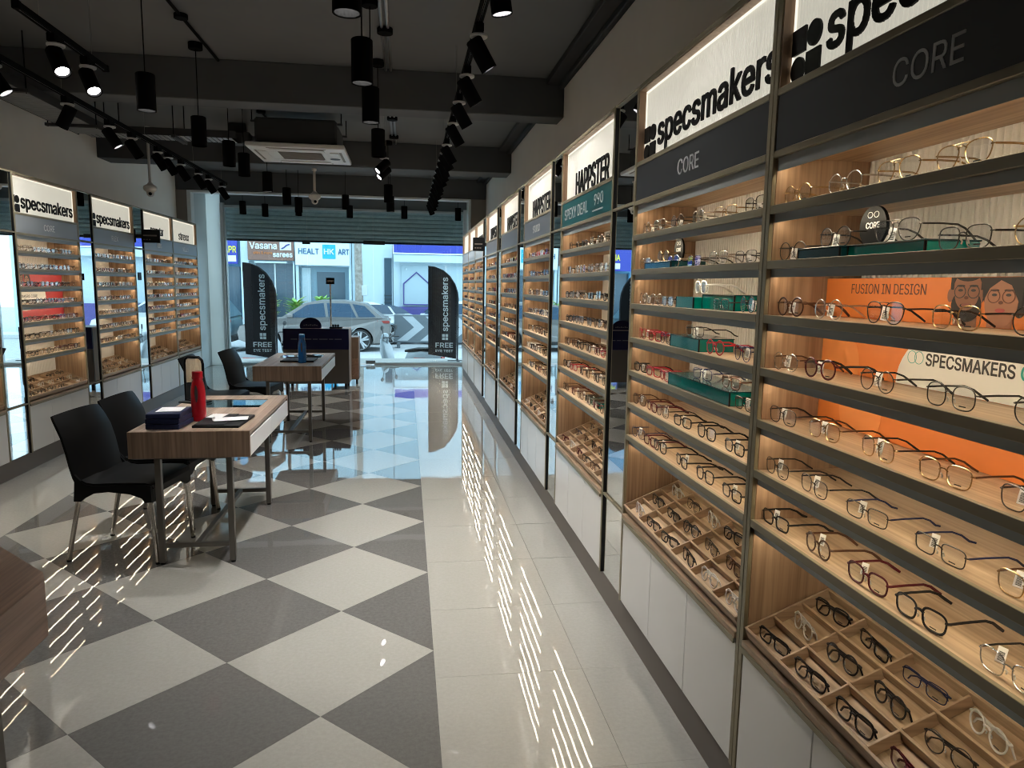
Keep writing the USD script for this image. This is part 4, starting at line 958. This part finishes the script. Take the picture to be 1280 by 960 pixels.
tag(obj('air_duct', cat(cbox(-2.05, -1.72, 8.62, 8.85, 3.10, 3.22, .02), tube([(-1.72, 8.74, 3.16), (-1.55, 8.4, 3.14)], .03, 8), cbox(-1.98, -1.78, 8.7, 8.78, 3.2, ZC - .004, .01)), 'duct_dark'), 'dark junction unit under the ceiling left of the air conditioner', 'duct')

def dome_camera(label, x, y_, zb, ztop):
    t = thing('security_camera', label, 'security camera', (x, y_, zb))
    obj('pole', cat(cyl((0, 0, .15), (0, 0, ztop - zb), .016, 12), lathe([(.0, ztop - zb - .03), (.03, ztop - zb - .028), (.03, ztop - zb - .002), (.0, ztop - zb)], 14)), 'camera_white', t, 30)
    obj('housing', lathe([(.045, .055), (.070, .075), (.078, .10), (.070, .125), (.035, .145), (.022, .165), (.0, .168)], 24), 'camera_white', t, 40)
    obj('dome', lathe([(.0, .0), (.022, .005), (.038, .022), (.045, .055), (.0, .056)], 20), 'camera_white', t, 40)
    obj('lens', mv(lathe([(.0, 0), (.018, 0), (.018, .014), (.0, .014)], 14), (.012, -.040, .03), rot('x', 80)), 'black_plastic', t, 30)
dome_camera('white dome security camera on a pole above the left wall mirrors', -2.98, 9.15, 2.53, ZC)
dome_camera('white dome security camera on a pole in the middle of the room', -1.165, 9.7, 2.56, ZB)

def hanging_board(label, sd, y_, z0, z1, x0, x1):
    t = thing('hanging_board', label, 'sign', (0, y_, 0))
    obj('plate', cbox(x0, x1, -.012, .012, z0, z1, .004), 'black_plastic', t)
    obj('print_line', cat(*[box(x0 + .02 + k * .03, x0 + .04 + k * .03, -.013, -.012, z0 + .03, z0 + .042) for k in range(3)], box(x0 + .02, x1 - .03, -.013, -.012, z0 + .075, z0 + .09)), 'plinth_laminate', t)
    obj('bracket', cbox(x1, XR + .03, -.01, .01, (z0 + z1) / 2 - .02, (z0 + z1) / 2 + .02, .002) if sd == 'r' else cbox(XL - .03, x0, -.01, .01, (z0 + z1) / 2 - .02, (z0 + z1) / 2 + .02, .002), 'black_metal', t)
hanging_board('small black board jutting from the right wall cabinets at head height', 'r', 8.74, 1.97, 2.13, .80, .945)
hanging_board('small black board jutting from the left wall mirror at head height', 'l', 8.90, 1.985, 2.135, -3.02, -2.82)
sk = thing('sticker', 'small black square sticker on the mirror strip by the left hanging board', 'sticker', (XL - .012, 8.86, 1.60), 90)
obj('plate', cbox(-.05, .05, -.004, 0, -.045, .045, .001), 'black_plastic', sk)

# ------------------------------------------------------------------ spectacles
def lens_outline(kind, a, b, n=28):
    t = np.arange(n) / n * 2 * PI; c, s = np.cos(t), np.sin(t)
    if kind == 'round': e = 1.0; taper = 0.0
    elif kind == 'rectangular': e = .52; taper = .06
    elif kind == 'square': e = .66; taper = .08
    elif kind == 'aviator': e = .82; taper = .20
    elif kind == 'angular': e = .74; taper = .02
    else: e = .6; taper = .1
    x = a * np.sign(c) * np.abs(c) ** e; z = b * np.sign(s) * np.abs(s) ** e
    return x * (1 + taper * z / b), z
LA = {'round': (.0235, .0225), 'square': (.0265, .0205), 'rectangular': (.0270, .0175), 'aviator': (.0275, .0225), 'angular': (.0245, .0215)}
def spectacles(kind, color, folded=False, tagged=True, temple=None):
    """A class prim: local x along the front, z up, the lenses face -y; base of the lenses at z = 0."""
    c = klass(f'eyeglasses_{kind}_{color}' + ('_folded' if folded else '') + ('' if tagged else '_plain') + (f'_{temple}_temples' if temple else ''))
    a, b = LA[kind]; acet = color in ('black', 'burgundy', 'brown', 'navy', 'red', 'clear') and kind in ('square', 'rectangular', 'round') and not (color == 'navy')
    r, rb = (.0026, .0017) if acet else (.00125, .0011)
    m = 'frame_' + color; cx = a + .0085; x, z = lens_outline(kind, a, b); zc = b + r
    rims = []
    for s in (-1, 1):
        pts = np.stack([s * (cx + x) if s > 0 else -(cx + x), .0015 * ((cx + x) / .06) ** 2 * 2, zc + z], 1)
        rims.append(tube(pts, r, 6, True, rb))
    zb = zc + b * (.35 if kind != 'aviator' else .62)
    rims.append(tube([(-.0105, 0, zb - .002), (-.004, -.001, zb + .002), (.004, -.001, zb + .002), (.0105, 0, zb - .002)], r * 1.05, 6))
    if kind == 'aviator': rims.append(tube([(-.016, 0, zc + b * .93), (0, -.001, zc + b * .96), (.016, 0, zc + b * .93)], .0009, 6))
    xe = cx + a + .004; ze = zc + b * .42
    for s in (-1, 1): rims.append(tube([(s * (cx + a * .96), .002, ze), (s * xe, .0035, ze), (s * (xe + .001), .008, ze)], r * 1.1, 6))
    obj('frame_front', cat(*rims), m, c, 40)
    for s in (-1, 1):
        P = np.stack([s * (cx + x * .985), np.zeros_like(x), zc + z * .985], 1); n = len(P)
        v = np.vstack([P + [0, .0003, 0], P + [0, .0013, 0]]); f = []
        for i in range(1, n - 1): f += [[0, i + 1, i], [n, n + i, n + i + 1]]
        for i in range(n): j = (i + 1) % n; f += [[i, j, n + j], [i, n + j, n + i]]
        obj('lens', (v, np.array(f)), 'spectacle_lens', c)
    obj('demo_print', box(cx - .008, cx + .008, -.0002, .0002, zc - b * .72, zc - b * .72 + .0022), 'demo_print', c)
    for s in (-1, 1): obj('nose_pad', tube([(s * .0085, .003, zc - .002), (s * .0075, .006, zc - .006), (s * .009, .006, zc - .011)], .0016, 6), 'frame_clear', c)
    tm = 'frame_' + (temple or color); rt, rtb = (.0015, .0030) if acet else (.0011, .0021)
    if not folded:
        for s in (-1, 1):
            pts = [(s * (xe + .001), .006, ze), (s * (xe + .0015), .04, ze + .001), (s * (xe + .001), .085, ze), (s * (xe - .001), .105, ze - .007), (s * (xe - .003), .122, ze - .019), (s * (xe - .005), .136, .0035)]
            rr = np.array([rt, rt, rt, rt * 1.15, rt * 1.5, rt * 1.3]); r2 = np.array([rtb, rtb, rtb, rtb * 1.1, rtb * 1.25, rtb * 1.1])
            obj('temple', tube(pts, rr, 6, False, r2), tm, c, 50)
    else:
        for s in (-1, 1):
            dy = .010 if s > 0 else .016
            pts = [(s * (xe + .001), .007, ze), (s * (xe - .006), dy, ze - .001), (s * .02, dy + .001, ze - .003), (-s * .03, dy + .001, ze - .004), (-s * .048, dy + .002, ze - .012), (-s * .060, dy + .004, ze - .030)]
            obj('temple', tube(pts, rt, 6, False, rtb), tm, c, 50)
    if tagged:
        if folded: tgm = mv(cbox(-.005, .005, -.0004, .0004, -.012, .012, .0003), (.012, -.004, ze - .006), rot('y', 25))
        else: tgm = mv(cbox(-.0075, .0075, -.0004, .0004, -.015, .015, .0003), (-xe + .009, .040, ze - .0135), rot('z', 35) @ rot('y', 8))
        tg = obj('price_tag', tgm, 'tag_white', c)
        if not folded: obj('barcode', mv(cat(*[box(-.0045, .0045, -.0007, -.0003, -.011 + k * .0026, -.0094 + k * .0026) for k in range(7)]), (-xe + .009, .040, ze - .0135), rot('z', 35) @ rot('y', 8)), 'tag_ink', tg)
    return c
KIN = {}
def kin(*a):
    if a not in KIN: KIN[a] = spectacles(*a)
    return KIN[a]
CN = {'black': 'black', 'gold': 'gold', 'silver': 'silver', 'gunmetal': 'dark grey', 'burgundy': 'dark red', 'navy': 'dark blue', 'brown': 'brown', 'red': 'red', 'clear': 'clear'}
PLACED = [0]
def put(kind, color, side_, yw, zw, xin, where, folded=False, tagged=True, temple=None, jit=None, rx=0.0):
    """One pair of spectacles standing on a shelf of the right or left wall, xin metres behind the cabinet front."""
    PLACED[0] += 1
    j = rng.uniform(-7, 7) if jit is None else jit
    x = XR + xin if side_ == 'r' else XL - xin
    lb = f'{CN[color]} {kind} eyeglasses {where}'
    return copy_of(kin(kind, color, folded, tagged, temple), 'eyeglasses', lb, 'eyeglasses', (x, yw, zw), (-90 if side_ == 'r' else 90) + j, 'eyeglasses on the shelves and in the trays', rx)
SN = ['top', 'second', 'third', 'fourth', 'fifth', 'sixth', 'lowest']

B1 = {0: ([1.742, 1.54, 1.362, 1.189, .99], [('round', 'gold'), ('round', 'silver'), ('aviator', 'gold'), ('aviator', 'gold'), ('round', 'gold')]),
      1: ([1.74, 1.585, 1.37, 1.169, 1.0], [('round', 'gunmetal'), ('round', 'gunmetal'), ('aviator', 'gunmetal'), ('square', 'gunmetal'), ('round', 'gold')]),
      2: ([1.737, 1.568, 1.366, 1.166, .985], [('round', 'brown'), ('round', 'silver'), ('aviator', 'gunmetal'), ('angular', 'gold'), ('round', 'gunmetal')]),
      3: ([1.742, 1.579, 1.371, 1.162, .965], [('round', 'silver'), ('round', 'burgundy'), ('round', 'gunmetal'), ('angular', 'gunmetal'), ('round', 'gunmetal')]),
      4: ([1.742, 1.547, 1.352, 1.157, .965], [('square', 'gunmetal'), ('angular', 'gold'), ('angular', 'gold'), ('square', 'gold'), ('square', 'gunmetal')]),
      5: ([1.742, 1.569, 1.364, 1.15, .955], [('square', 'gunmetal'), ('square', 'gunmetal'), ('rectangular', 'gunmetal'), ('rectangular', 'gunmetal'), ('square', 'gold')]),
      6: ([1.742, 1.537, 1.346, 1.178, .97], [('rectangular', 'black'), ('round', 'brown'), ('square', 'burgundy'), ('square', 'black'), ('square', 'silver')])}
TEMP = {(4, 0): 'black', (4, 1): 'brown', (4, 2): 'black', (4, 3): 'brown', (5, 0): 'black', (5, 1): 'black', (5, 2): 'navy', (5, 3): 'navy', (5, 4): 'brown', (6, 4): 'black', (3, 0): 'brown', (3, 1): 'black', (3, 2): 'black', (3, 3): 'black', (2, 3): 'black', (2, 2): 'black', (1, 3): 'black'}
for s_, (ys, ks) in B1.items():
    for i, (y_, (k_, c_)) in enumerate(zip(ys, ks)):
        on = (s_ == 1 and i in (1, 2))
        put(k_, c_, 'r', y_, SH[s_] + (.0265 if on else .0008), .045 if on else rng.uniform(.026, .032), f'{ORD[i]} from left on the {SN[s_]} shelf of the nearest cabinet', False, s_ > 0 and i != 3 or s_ == 5, TEMP.get((s_, i)), rng.uniform(-5, 5))
B2Y = [[2.946, 2.752, 2.557, 2.367, 2.155, 1.96], [2.95, 2.764, 2.578, 2.382, 2.189, 2.0], [2.935, 2.808, 2.618, 2.36, 2.15, 1.97], [2.925, 2.791, 2.62, 2.393, 2.174, 1.985], [2.925, 2.77, 2.615, 2.31, 2.09, 1.95], [2.925, 2.775, 2.62, 2.416, 2.206, 2.0], [2.925, 2.78, 2.63, 2.406, 2.2, 2.0]]
B2K = [['silver', 'silver', 'gunmetal', 'silver', 'gold', 'gunmetal'], ['silver', 'gold', 'silver', 'gunmetal', 'silver', 'gunmetal'], ['silver', 'silver', 'gunmetal', 'clear', 'gunmetal', 'gunmetal'],
       ['red', 'red', 'navy', 'gunmetal', 'red', 'navy'], ['black', 'red', 'red', 'navy', 'brown', 'gunmetal'], ['brown', 'burgundy', 'gunmetal', 'black', 'black', 'black'], ['navy', 'burgundy', 'black', 'black', 'black', 'black']]
for s_ in range(7):
    for i, y_ in enumerate(B2Y[s_]):
        y_ = min(y_, 2.898 - .155 * i if i < 2 else 9)
        k_ = ['round', 'aviator', 'round', 'angular', 'rectangular', 'square', 'rectangular'][(s_ + (i if s_ < 4 else 0)) % 7 if s_ < 5 else (4 if i % 2 else 5)]
        lift = {(1, 1): .0265, (2, 3): .0505, (3, 3): .0455, (4, 3): .0455, (4, 4): .0455}.get((s_, i), .0008)
        put(k_, B2K[s_][i], 'r', y_, SH[s_] + lift, .048 if lift > .01 else .028, f'{ORD[i]} from left on the {SN[s_]} shelf of the second right cabinet', False, i % 3 != 1, None)
rng2 = random.Random(5)
PAL = ['black', 'gunmetal', 'silver', 'gold', 'brown', 'burgundy', 'navy', 'clear']; KI = ['square', 'rectangular', 'round', 'angular', 'aviator']
COMBOS = [('square', 'black'), ('rectangular', 'black'), ('round', 'silver'), ('round', 'gunmetal'), ('square', 'brown'), ('angular', 'gold'), ('rectangular', 'burgundy'), ('aviator', 'gunmetal'), ('square', 'clear'), ('rectangular', 'navy'), ('angular', 'gunmetal'), ('rectangular', 'red')]
def shelf_row(sd, ya, yb, n, s_, where, palette, base=0.0):
    for i in range(n):
        f = (i + .5) / n + rng2.uniform(-.012, .012); y_ = ya + .05 + (yb - ya - .10) * f
        y_ = y_ if sd == 'l' else ya + yb - y_
        k_, c_ = palette[rng2.randrange(len(palette))]
        put(k_, c_, sd, y_, SH[s_] + .0008, rng2.uniform(.028, .036), f'{ORD[i]} from left on the {SN[s_]} shelf of {where}', False, rng2.random() < .7)
for s_ in range(7):
    shelf_row('r', 3.315, 4.453, 6, s_, 'the teal headed cabinet', [COMBOS[1], COMBOS[2], COMBOS[3], COMBOS[7]] if s_ < 4 else [COMBOS[6], COMBOS[11], COMBOS[4], COMBOS[0]])
for s_ in range(7):
    shelf_row('r', 4.77, 5.89, 6, s_, 'the fourth right cabinet', COMBOS)

# compartment trays in the foot of each cabinet, and the folded spectacles in them
TW, TD, TH = 1.06, .275, .034
def tray_class(w):
    c = klass(f'tray_kind_{int(w * 1000)}')
    obj('base', box(0, w, 0, TD, 0, .005), 'oak_y', c)
    for y_ in (0, TD - .008): obj('rim', cbox(0, w, y_, y_ + .008, .005, TH + .004, .001), 'oak_y', c)
    for x in (0, w - .008): obj('rim', cbox(x, x + .008, .008, TD - .008, .005, TH + .004, .001), 'oak_x', c)
    for k in (1, 2): obj('divider', cbox(.008, w - .008, TD * k / 3 - .0035, TD * k / 3 + .0035, .005, TH, .001), 'oak_y', c)
    for r_ in range(3):
        for k in range(1, 6): obj('cross_divider', cbox(w * k / 6 - .0035, w * k / 6 + .0035, .008 + r_ * (TD - .016) / 3 + .003, (r_ + 1) * (TD - .016) / 3 + .005, .005, TH, .001), 'oak_x', c)
    return c
TC = {}
TILT = 23.0
def tray(sd, ya, yb, label):
    w = round(yb - ya - .06, 3)
    if w not in TC: TC[w] = tray_class(w)
    (ox, oy, _), rz = local(sd, ya, yb)
    a = math.radians(rz); lx, ly = .03, .012
    loc = (ox + lx * math.cos(a) - ly * math.sin(a), oy + lx * math.sin(a) + ly * math.cos(a), ZL + .008)
    copy_of(TC[w], 'display_tray', label, 'tray', loc, rz, 'wooden compartment trays in the cabinet feet', TILT)
    return loc, rz, w
def in_tray(loc, rz, w, r_, k, lift=.007):
    """World position of a cell's middle, r_ = 0 is the front row, k counts from the viewer's left."""
    x, y_ = w * (k + .5) / 6, TD * (r_ + .30) / 3
    t_ = math.radians(TILT); yy, zz = y_ * math.cos(t_) - lift * math.sin(t_), y_ * math.sin(t_) + lift * math.cos(t_)
    a = math.radians(rz)
    return (loc[0] + x * math.cos(a) - yy * math.sin(a), loc[1] + x * math.sin(a) + yy * math.cos(a), loc[2] + zz)
RW = ['front', 'middle', 'back']
TCOL = [('square', 'black'), ('round', 'black'), ('rectangular', 'black'), ('square', 'gunmetal'), ('round', 'clear'), ('square', 'brown'), ('square', 'navy'), ('rectangular', 'burgundy')]
def fill_tray(sd, ya, yb, label, where, cells=None):
    loc, rz, w = tray(sd, ya, yb, label)
    for r_ in range(3):
        for k in range(6):
            k_, c_ = (cells or {}).get((r_, k), TCOL[rng2.randrange(6) if rng2.random() < .8 else 6 + rng2.randrange(2)])
            p = in_tray(loc, rz, w, r_, k)
            PLACED[0] += 1
            copy_of(kin(k_, c_, True, False, None), 'eyeglasses', f'{CN[c_]} folded eyeglasses, {ORD[k]} from left in the {RW[r_]} tray row, {where}', 'eyeglasses', p, rz + rng2.uniform(-9, 9), 'eyeglasses on the shelves and in the trays', TILT - 28)
fill_tray('r', .70, 1.836, 'wooden compartment tray of folded eyeglasses in the nearest right cabinet', 'the nearest cabinet',
          {(0, 0): ('rectangular', 'black'), (1, 0): ('round', 'clear'), (2, 0): ('square', 'black'), (0, 1): ('square', 'black'), (1, 1): ('round', 'black'), (2, 1): ('rectangular', 'black'), (0, 2): ('square', 'black'), (1, 2): ('round', 'black'), (2, 2): ('rectangular', 'navy'), (0, 3): ('rectangular', 'burgundy'), (1, 3): ('round', 'gunmetal'), (2, 3): ('round', 'clear'), (0, 4): ('round', 'black'), (1, 4): ('square', 'clear')})
fill_tray('r', 1.836, 2.995, 'wooden compartment tray of folded eyeglasses in the second right cabinet', 'the second right cabinet')
fill_tray('r', 3.315, 4.453, 'wooden compartment tray of folded eyeglasses in the teal headed cabinet', 'the teal headed cabinet')
for (a, b_), lb in zip(((4.77, 5.89), (6.21, 7.33), (7.65, 8.70), (9.05, 10.13), (10.13, 11.24), (11.24, 12.36)), ('fourth', 'fifth', 'sixth', 'seventh', 'eighth', 'ninth')):
    tray('r', a, b_, f'wooden compartment tray in the {lb} cabinet from the camera on the right')
for (a, b_, _s, _h, _p, _t), lb in zip(LB, ('the cabinet outside the frame on the left', 'the left wall cabinet cut by the picture edge', 'the red poster cabinet', 'the FLEX cabinet on the left wall', 'the peepstar cabinet', 'the strexx cabinet')):
    if a > 4.5: tray('l', a, b_, f'wooden compartment tray in {lb}')
for s_ in range(7):
    shelf_row('l', 6.21, 7.34, 8, s_, 'the red poster cabinet', COMBOS[:8])

# all the further spectacles, past the three hundred that show largest
far = tag(UsdGeom.PointInstancer.Define(stage, W + '/far_eyeglasses').GetPrim(), 'rows of small eyeglasses filling the further cabinets along both walls', 'eyeglasses', None, 'stuff')
PI_ = UsdGeom.PointInstancer(far)
protos = []
def proto(name, mesh, m):
    protos.append(obj(name, mesh, m, far).GetPath())
def simple(r, folded=False):
    rims = []
    for s in (-1, 1):
        x, z = lens_outline('square', .026, .02, 12); rims.append(tube(np.stack([s * (.0345 + x) if s > 0 else -(.0345 + x), 0 * x, .022 + z], 1), r, 4, True))
    rims.append(tube([(-.010, 0, .028), (.010, 0, .028)], r, 4))
    for s in (-1, 1): rims.append(tube([(s * .064, 0, .03), (s * .064, .09, .03), (s * .06, .132, .004)], r, 4) if not folded else tube([(s * .064, 0, .03), (s * .05, .01, .029), (-s * .05, .014, .02)], r, 4))
    return cat(*rims)
for c_ in ('black', 'gunmetal', 'silver', 'brown', 'burgundy'):
    proto('frame', simple(.0022), 'frame_' + c_)
for c_ in ('black', 'gunmetal', 'clear'):
    proto('folded_frame', simple(.0024, True), 'frame_' + c_)
proto('price_tag', mv(cbox(-.006, .006, -.0004, .0004, -.013, .013, .0003), (-.058, .014, .018), rot('z', -30)), 'tag_white')
proto('lens_pair', cat(*[front(ell(s * .0345, .022, .0255, .0195, 12), 0, .001) for s in (-1, 1)]), 'spectacle_lens')
pos, idx, ori = [], [], []
def quat(rz, rx):
    q = (Gf.Rotation(Gf.Vec3d(1, 0, 0), rx) * Gf.Rotation(Gf.Vec3d(0, 0, 1), rz)).GetQuat()
    return Gf.Quath(float(q.GetReal()), *map(float, q.GetImaginary()))
def far_shelf(sd, ya, yb, s_, n):
    for i in range(n):
        if rng2.random() < .06: continue
        y_ = ya + .06 + (yb - ya - .12) * ((i + .5) / n) + rng2.uniform(-.01, .01)
        x = XR + .03 if sd == 'r' else XL - .03; q = quat((-90 if sd == 'r' else 90) + rng2.uniform(-9, 9), 0)
        for k in (rng2.randrange(5), 9) + ((8,) if rng2.random() < .75 else ()):
            pos.append((x, y_, SH[s_] + .001)); idx.append(k); ori.append(q)
def far_tray(sd, ya, yb):
    (ox, oy, _), rz = local(sd, ya, yb); w = yb - ya - .06; a = math.radians(rz)
    loc = (ox + .03 * math.cos(a) - .012 * math.sin(a), oy + .03 * math.sin(a) + .012 * math.cos(a), ZL + .008)
    for r_ in range(3):
        for k in range(6):
            if rng2.random() < .1: continue
            pos.append(in_tray(loc, rz, w, r_, k)); idx.append(5 + rng2.randrange(3)); ori.append(quat(rz + rng2.uniform(-9, 9), TILT - 28))
for a, b_ in ((6.21, 7.33), (7.65, 8.70), (9.05, 10.13), (10.13, 11.24), (11.24, 12.36)):
    for s_ in range(7): far_shelf('r', a, b_, s_, 7)
    far_tray('r', a, b_)
far_tray('r', 4.77, 5.89)
for a, b_ in ((4.77, 5.90), (7.64, 8.73), (9.03, 10.10), (10.10, 11.20)):
    for s_ in range(7): far_shelf('l', a, b_, s_, 8)
for a, b_ in ((4.77, 5.90), (6.21, 7.34), (7.64, 8.73), (9.03, 10.10), (10.10, 11.20)): far_tray('l', a, b_)
PI_.CreatePrototypesRel().SetTargets(protos)
PI_.CreatePositionsAttr(Vt.Vec3fArray([Gf.Vec3f(*map(float, p)) for p in pos])); PI_.CreateProtoIndicesAttr(Vt.IntArray(idx)); PI_.CreateOrientationsAttr(Vt.QuathArray(ori))

# ------------------------------------------------------------------ posters, display blocks
def lp(y):
    """Local x in the nearest right cabinet for a distance from the camera."""
    return 1.836 - y
def poster(name, label, sd, ya, yb, s_, m, yin=.178, group=None):
    loc, rz = local(sd, ya, yb); w = yb - ya; z = SH[s_]
    h = (SH[s_ - 1] - .018 - .026) - z
    t = thing(name, label, 'poster', (*[loc[0] + (yin if sd == 'r' else -yin), loc[1]], z + .0005), rz)
    obj('board', cbox(.024, w - .024, 0, .004, 0, h, .0008), m, t)
    return t, w, h
PW = lambda poly, w, h: poly.intersection(sbox(.026, .001, w - .026, h - .001))
t, w, h = poster('poster_board', 'orange FUSION IN DESIGN poster with two spectacled faces in the nearest cabinet', 'r', .70, 1.836, 2, 'orange_print')
z0 = SH[2]
obj('lettering', text('FUSION IN DESIGN', .024, .135, .062, 0, .0006, False, width=.268), 'brown_ink', t)
def face(t, x, z, s_, skin, beard, w, h, woman):
    P = lambda p, d, m, n: obj(n, front(PW(p, w, h), -d, -d + .0004), m, t)
    if woman:
        P(ell(x + .006 * s_, z + .012 * s_, .052 * s_, .052 * s_).union(ell(x + .045 * s_, z - .002, .018 * s_, .035 * s_)), .0006, 'hair', 'hair')
    else:
        P(ell(x, z + .022 * s_, .046 * s_, .046 * s_).union(sbox(x - .046 * s_, z - .005, x + .046 * s_, z + .05)), .0006, 'hair', 'hair')
        P(ell(x - .045 * s_, z - .004, .008 * s_, .014 * s_), .0008, skin, 'ear')
    P(Polygon([(x - .03 * s_, z - .04 * s_), (x + .03 * s_, z - .04 * s_), (x + .035 * s_, z - .14 * s_), (x - .035 * s_, z - .14 * s_)]), .0008, skin, 'neck')
    P(ell(x, z - .004, .041 * s_, .053 * s_), .0011, skin, 'face')
    if beard: P(ell(x, z - .024 * s_, .040 * s_, .034 * s_).difference(ell(x, z - .001, .032 * s_, .033 * s_)).union(ell(x, z - .024 * s_, .016 * s_, .0045 * s_)), .0014, 'hair', 'beard')
    else: P(Polygon([(x - .046 * s_, z - .01 * s_), (x - .046 * s_, z + .06 * s_), (x + .05 * s_, z + .06 * s_), (x + .05 * s_, z - .02 * s_), (x + .036 * s_, z + .004 * s_), (x + .022 * s_, z + .026 * s_), (x - .004 * s_, z + .036 * s_), (x - .030 * s_, z + .020 * s_)]), .0014, 'hair', 'fringe')
    if not woman: P(ell(x, z + .046 * s_, .041 * s_, .021 * s_).union(sbox(x - .043 * s_, z + .008, x - .036 * s_, z + .05)).union(sbox(x + .036 * s_, z + .008, x + .043 * s_, z + .05)), .0015, 'hair', 'hair')
    for q in (-1, 1):
        P(ell(x + q * .017 * s_, z + .016 * s_, .011 * s_, .0022 * s_), .0017, 'hair', 'eyebrow')
        P(ell(x + q * .017 * s_, z + .007 * s_, .0062 * s_, .0028 * s_), .0017, 'ink', 'eye')
        P(ell(x + q * .018 * s_, z + .004 * s_, .0155 * s_, .0135 * s_).difference(ell(x + q * .018 * s_, z + .004 * s_, .0138 * s_, .0118 * s_)), .0020, 'brown_ink' if woman else 'ink', 'printed_spectacles')
    P(ell(x, z - .008 * s_, .0055 * s_, .0035 * s_), .0017, 'brown_ink', 'nose')
    P(ell(x, z - .0235 * s_, .012 * s_, .0042 * s_), .0019, 'lips' if woman else 'lips_man', 'mouth')
face(t, lp(1.315), .066, 1.0, 'skin_tan', True, w, h, False)
face(t, lp(1.228), .058, .98, 'skin_light', False, w, h, True)
t, w, h = poster('poster_board', 'orange and white SPECSMAKERS poster with ring emblem in the nearest cabinet', 'r', .70, 1.836, 3, 'orange_print')
obj('white_disc', front(PW(ell(lp(1.18), .005, .325, .175, 60), w, h), -.0006, 0), 'white_print', t)
obj('pale_ring', front(PW(ell(.02, .02, .17, .13, 48), w, h), -.0004, 0), 'orange_light', t)
for x, m in ((lp(1.457), 'teal_ink'), (lp(1.435), 'teal_ink')): obj('ring_emblem', front(ell(x, .066, .0145, .0145).difference(ell(x, .066, .0132, .0132)), -.0010, -.0006), m, t)
obj('lettering', text('SPECSMAKERS', .026, lp(1.413), .052, -.0006, .0005, True, width=.236), 'ink', t)
obj('lettering', text('CORE', .026, lp(1.165), .052, -.0006, .0005, True, width=.085), 'teal_ink', t)
t, w, h = poster('poster_board', 'plain orange poster with pale rings in the nearest cabinet, lowest of the three', 'r', .70, 1.836, 4, 'orange_print')
obj('pale_disc', front(PW(ell(lp(1.63), .055, .085, .085, 40), w, h), -.0004, 0), 'orange_light', t)
obj('white_disc', front(PW(ell(lp(1.20), .165, .20, .09, 60), w, h), -.0006, 0), 'white_print', t)
for s_, lb in ((2, 'topmost'), (3, 'middle'), (4, 'lowest')):
    t, w, h = poster('poster_board', f'red poster in the left wall cabinet, {lb} of the three red ones', 'l', 6.21, 7.34, s_, 'red_print', .17)
    if s_ == 2:
        face(t, .37, .062, 1.0, 'skin_tan', True, w, h, False); face(t, .47, .056, .95, 'skin_light', False, w, h, True)
    elif s_ == 3:
        obj('white_disc', front(PW(ell(.42, .06, .36, .17, 60), w, h), -.0006, 0), 'white_print', t)
        obj('lettering', text('SPECSMAKERS CORE', .022, .42, .048, -.0006, .0005, True, 'c', width=.42), 'ink', t)
    else: obj('white_disc', front(PW(ell(.42, .19, .26, .11, 60), w, h), -.0006, 0), 'white_print', t)
def block(label, y0, y1, s_, h, m='teal_glass', x0=.012, x1=.13, cap=True):
    t = thing('display_block', label, 'display block', (XR, (y0 + y1) / 2, SH[s_] + .0005), -90, 'acrylic display blocks on the right-hand shelves')
    w = (y1 - y0) / 2
    obj('body', cbox(-w, w, x0, x1, 0, h - .003, .0015), m, t)
    for xx in (-w, w): obj('edge_line', cbox(xx - .0025, xx + .0025, x0 - .001, x0 + .004, 0, h - .003, .0008), 'black_plastic', t)
    if cap: obj('top_plate', cbox(-w - .002, w + .002, x0 - .002, x1 + .002, h - .003, h, .001), 'dark_teal', t)
    return t
block('dark teal flat acrylic block on the second shelf of the nearest cabinet', 1.51, 1.682, 1, .026, 'dark_teal', .012, .15)
block('teal flat acrylic block beside the round CORE sign on the second shelf', 1.262, 1.505, 1, .0262, 'teal_glass', .03, .15)
block('dark flat acrylic block on the second shelf of the second right cabinet', 2.56, 2.85, 1, .026, 'dark_teal', .012, .15)
block('teal acrylic block on the third shelf of the second right cabinet, left one', 2.335, 2.49, 2, .042, 'teal_glass', .014, .13, False)
block('long teal acrylic block on the third shelf of the second right cabinet', 2.09, 2.33, 2, .050, 'teal_glass', .045, .16)
block('teal black edged acrylic block on the fourth shelf of the second right cabinet', 2.27, 2.53, 3, .045, 'teal_glass', .014, .14)
block('teal black edged acrylic block on the fifth shelf of the second right cabinet', 2.02, 2.53, 4, .045, 'teal_glass', .014, .14)
block('green acrylic block on the lowest shelf of the teal headed cabinet', 3.62, 3.90, 6, .03, 'teal_glass', .05, .17)
def disc_sign(label, y_, s_, lift, r1, r2, xin, word):
    t = thing('round_sign', label, 'sign', (XR + xin, y_, SH[s_] + lift), -90)
    obj('disc', front(ell(0, r2 - .003, r1, r2, 40).intersection(sbox(-1, 0, 1, 1)), -.004, .004), 'black_plastic', t)
    obj('lettering', text(word, .013, 0, r2 * .85, -.004, .0006, True, 'c'), 'header_text_light', t)
    obj('emblem', cat(*[front(ell(q * .011, r2 * 1.5, .009, .007).difference(ell(q * .011, r2 * 1.5, .0078, .0058)), -.0046, -.004) for q in (-1, 1)]), 'header_text_light', t)
disc_sign('black round sign reading CORE on the teal block of the nearest cabinet', 1.505, 1, .0268, .047, .046, .09, 'CORE')
disc_sign('black rounded sign standing on the second shelf of the second right cabinet', 2.70, 1, .0268, .046, .048, .10, 'CORE')
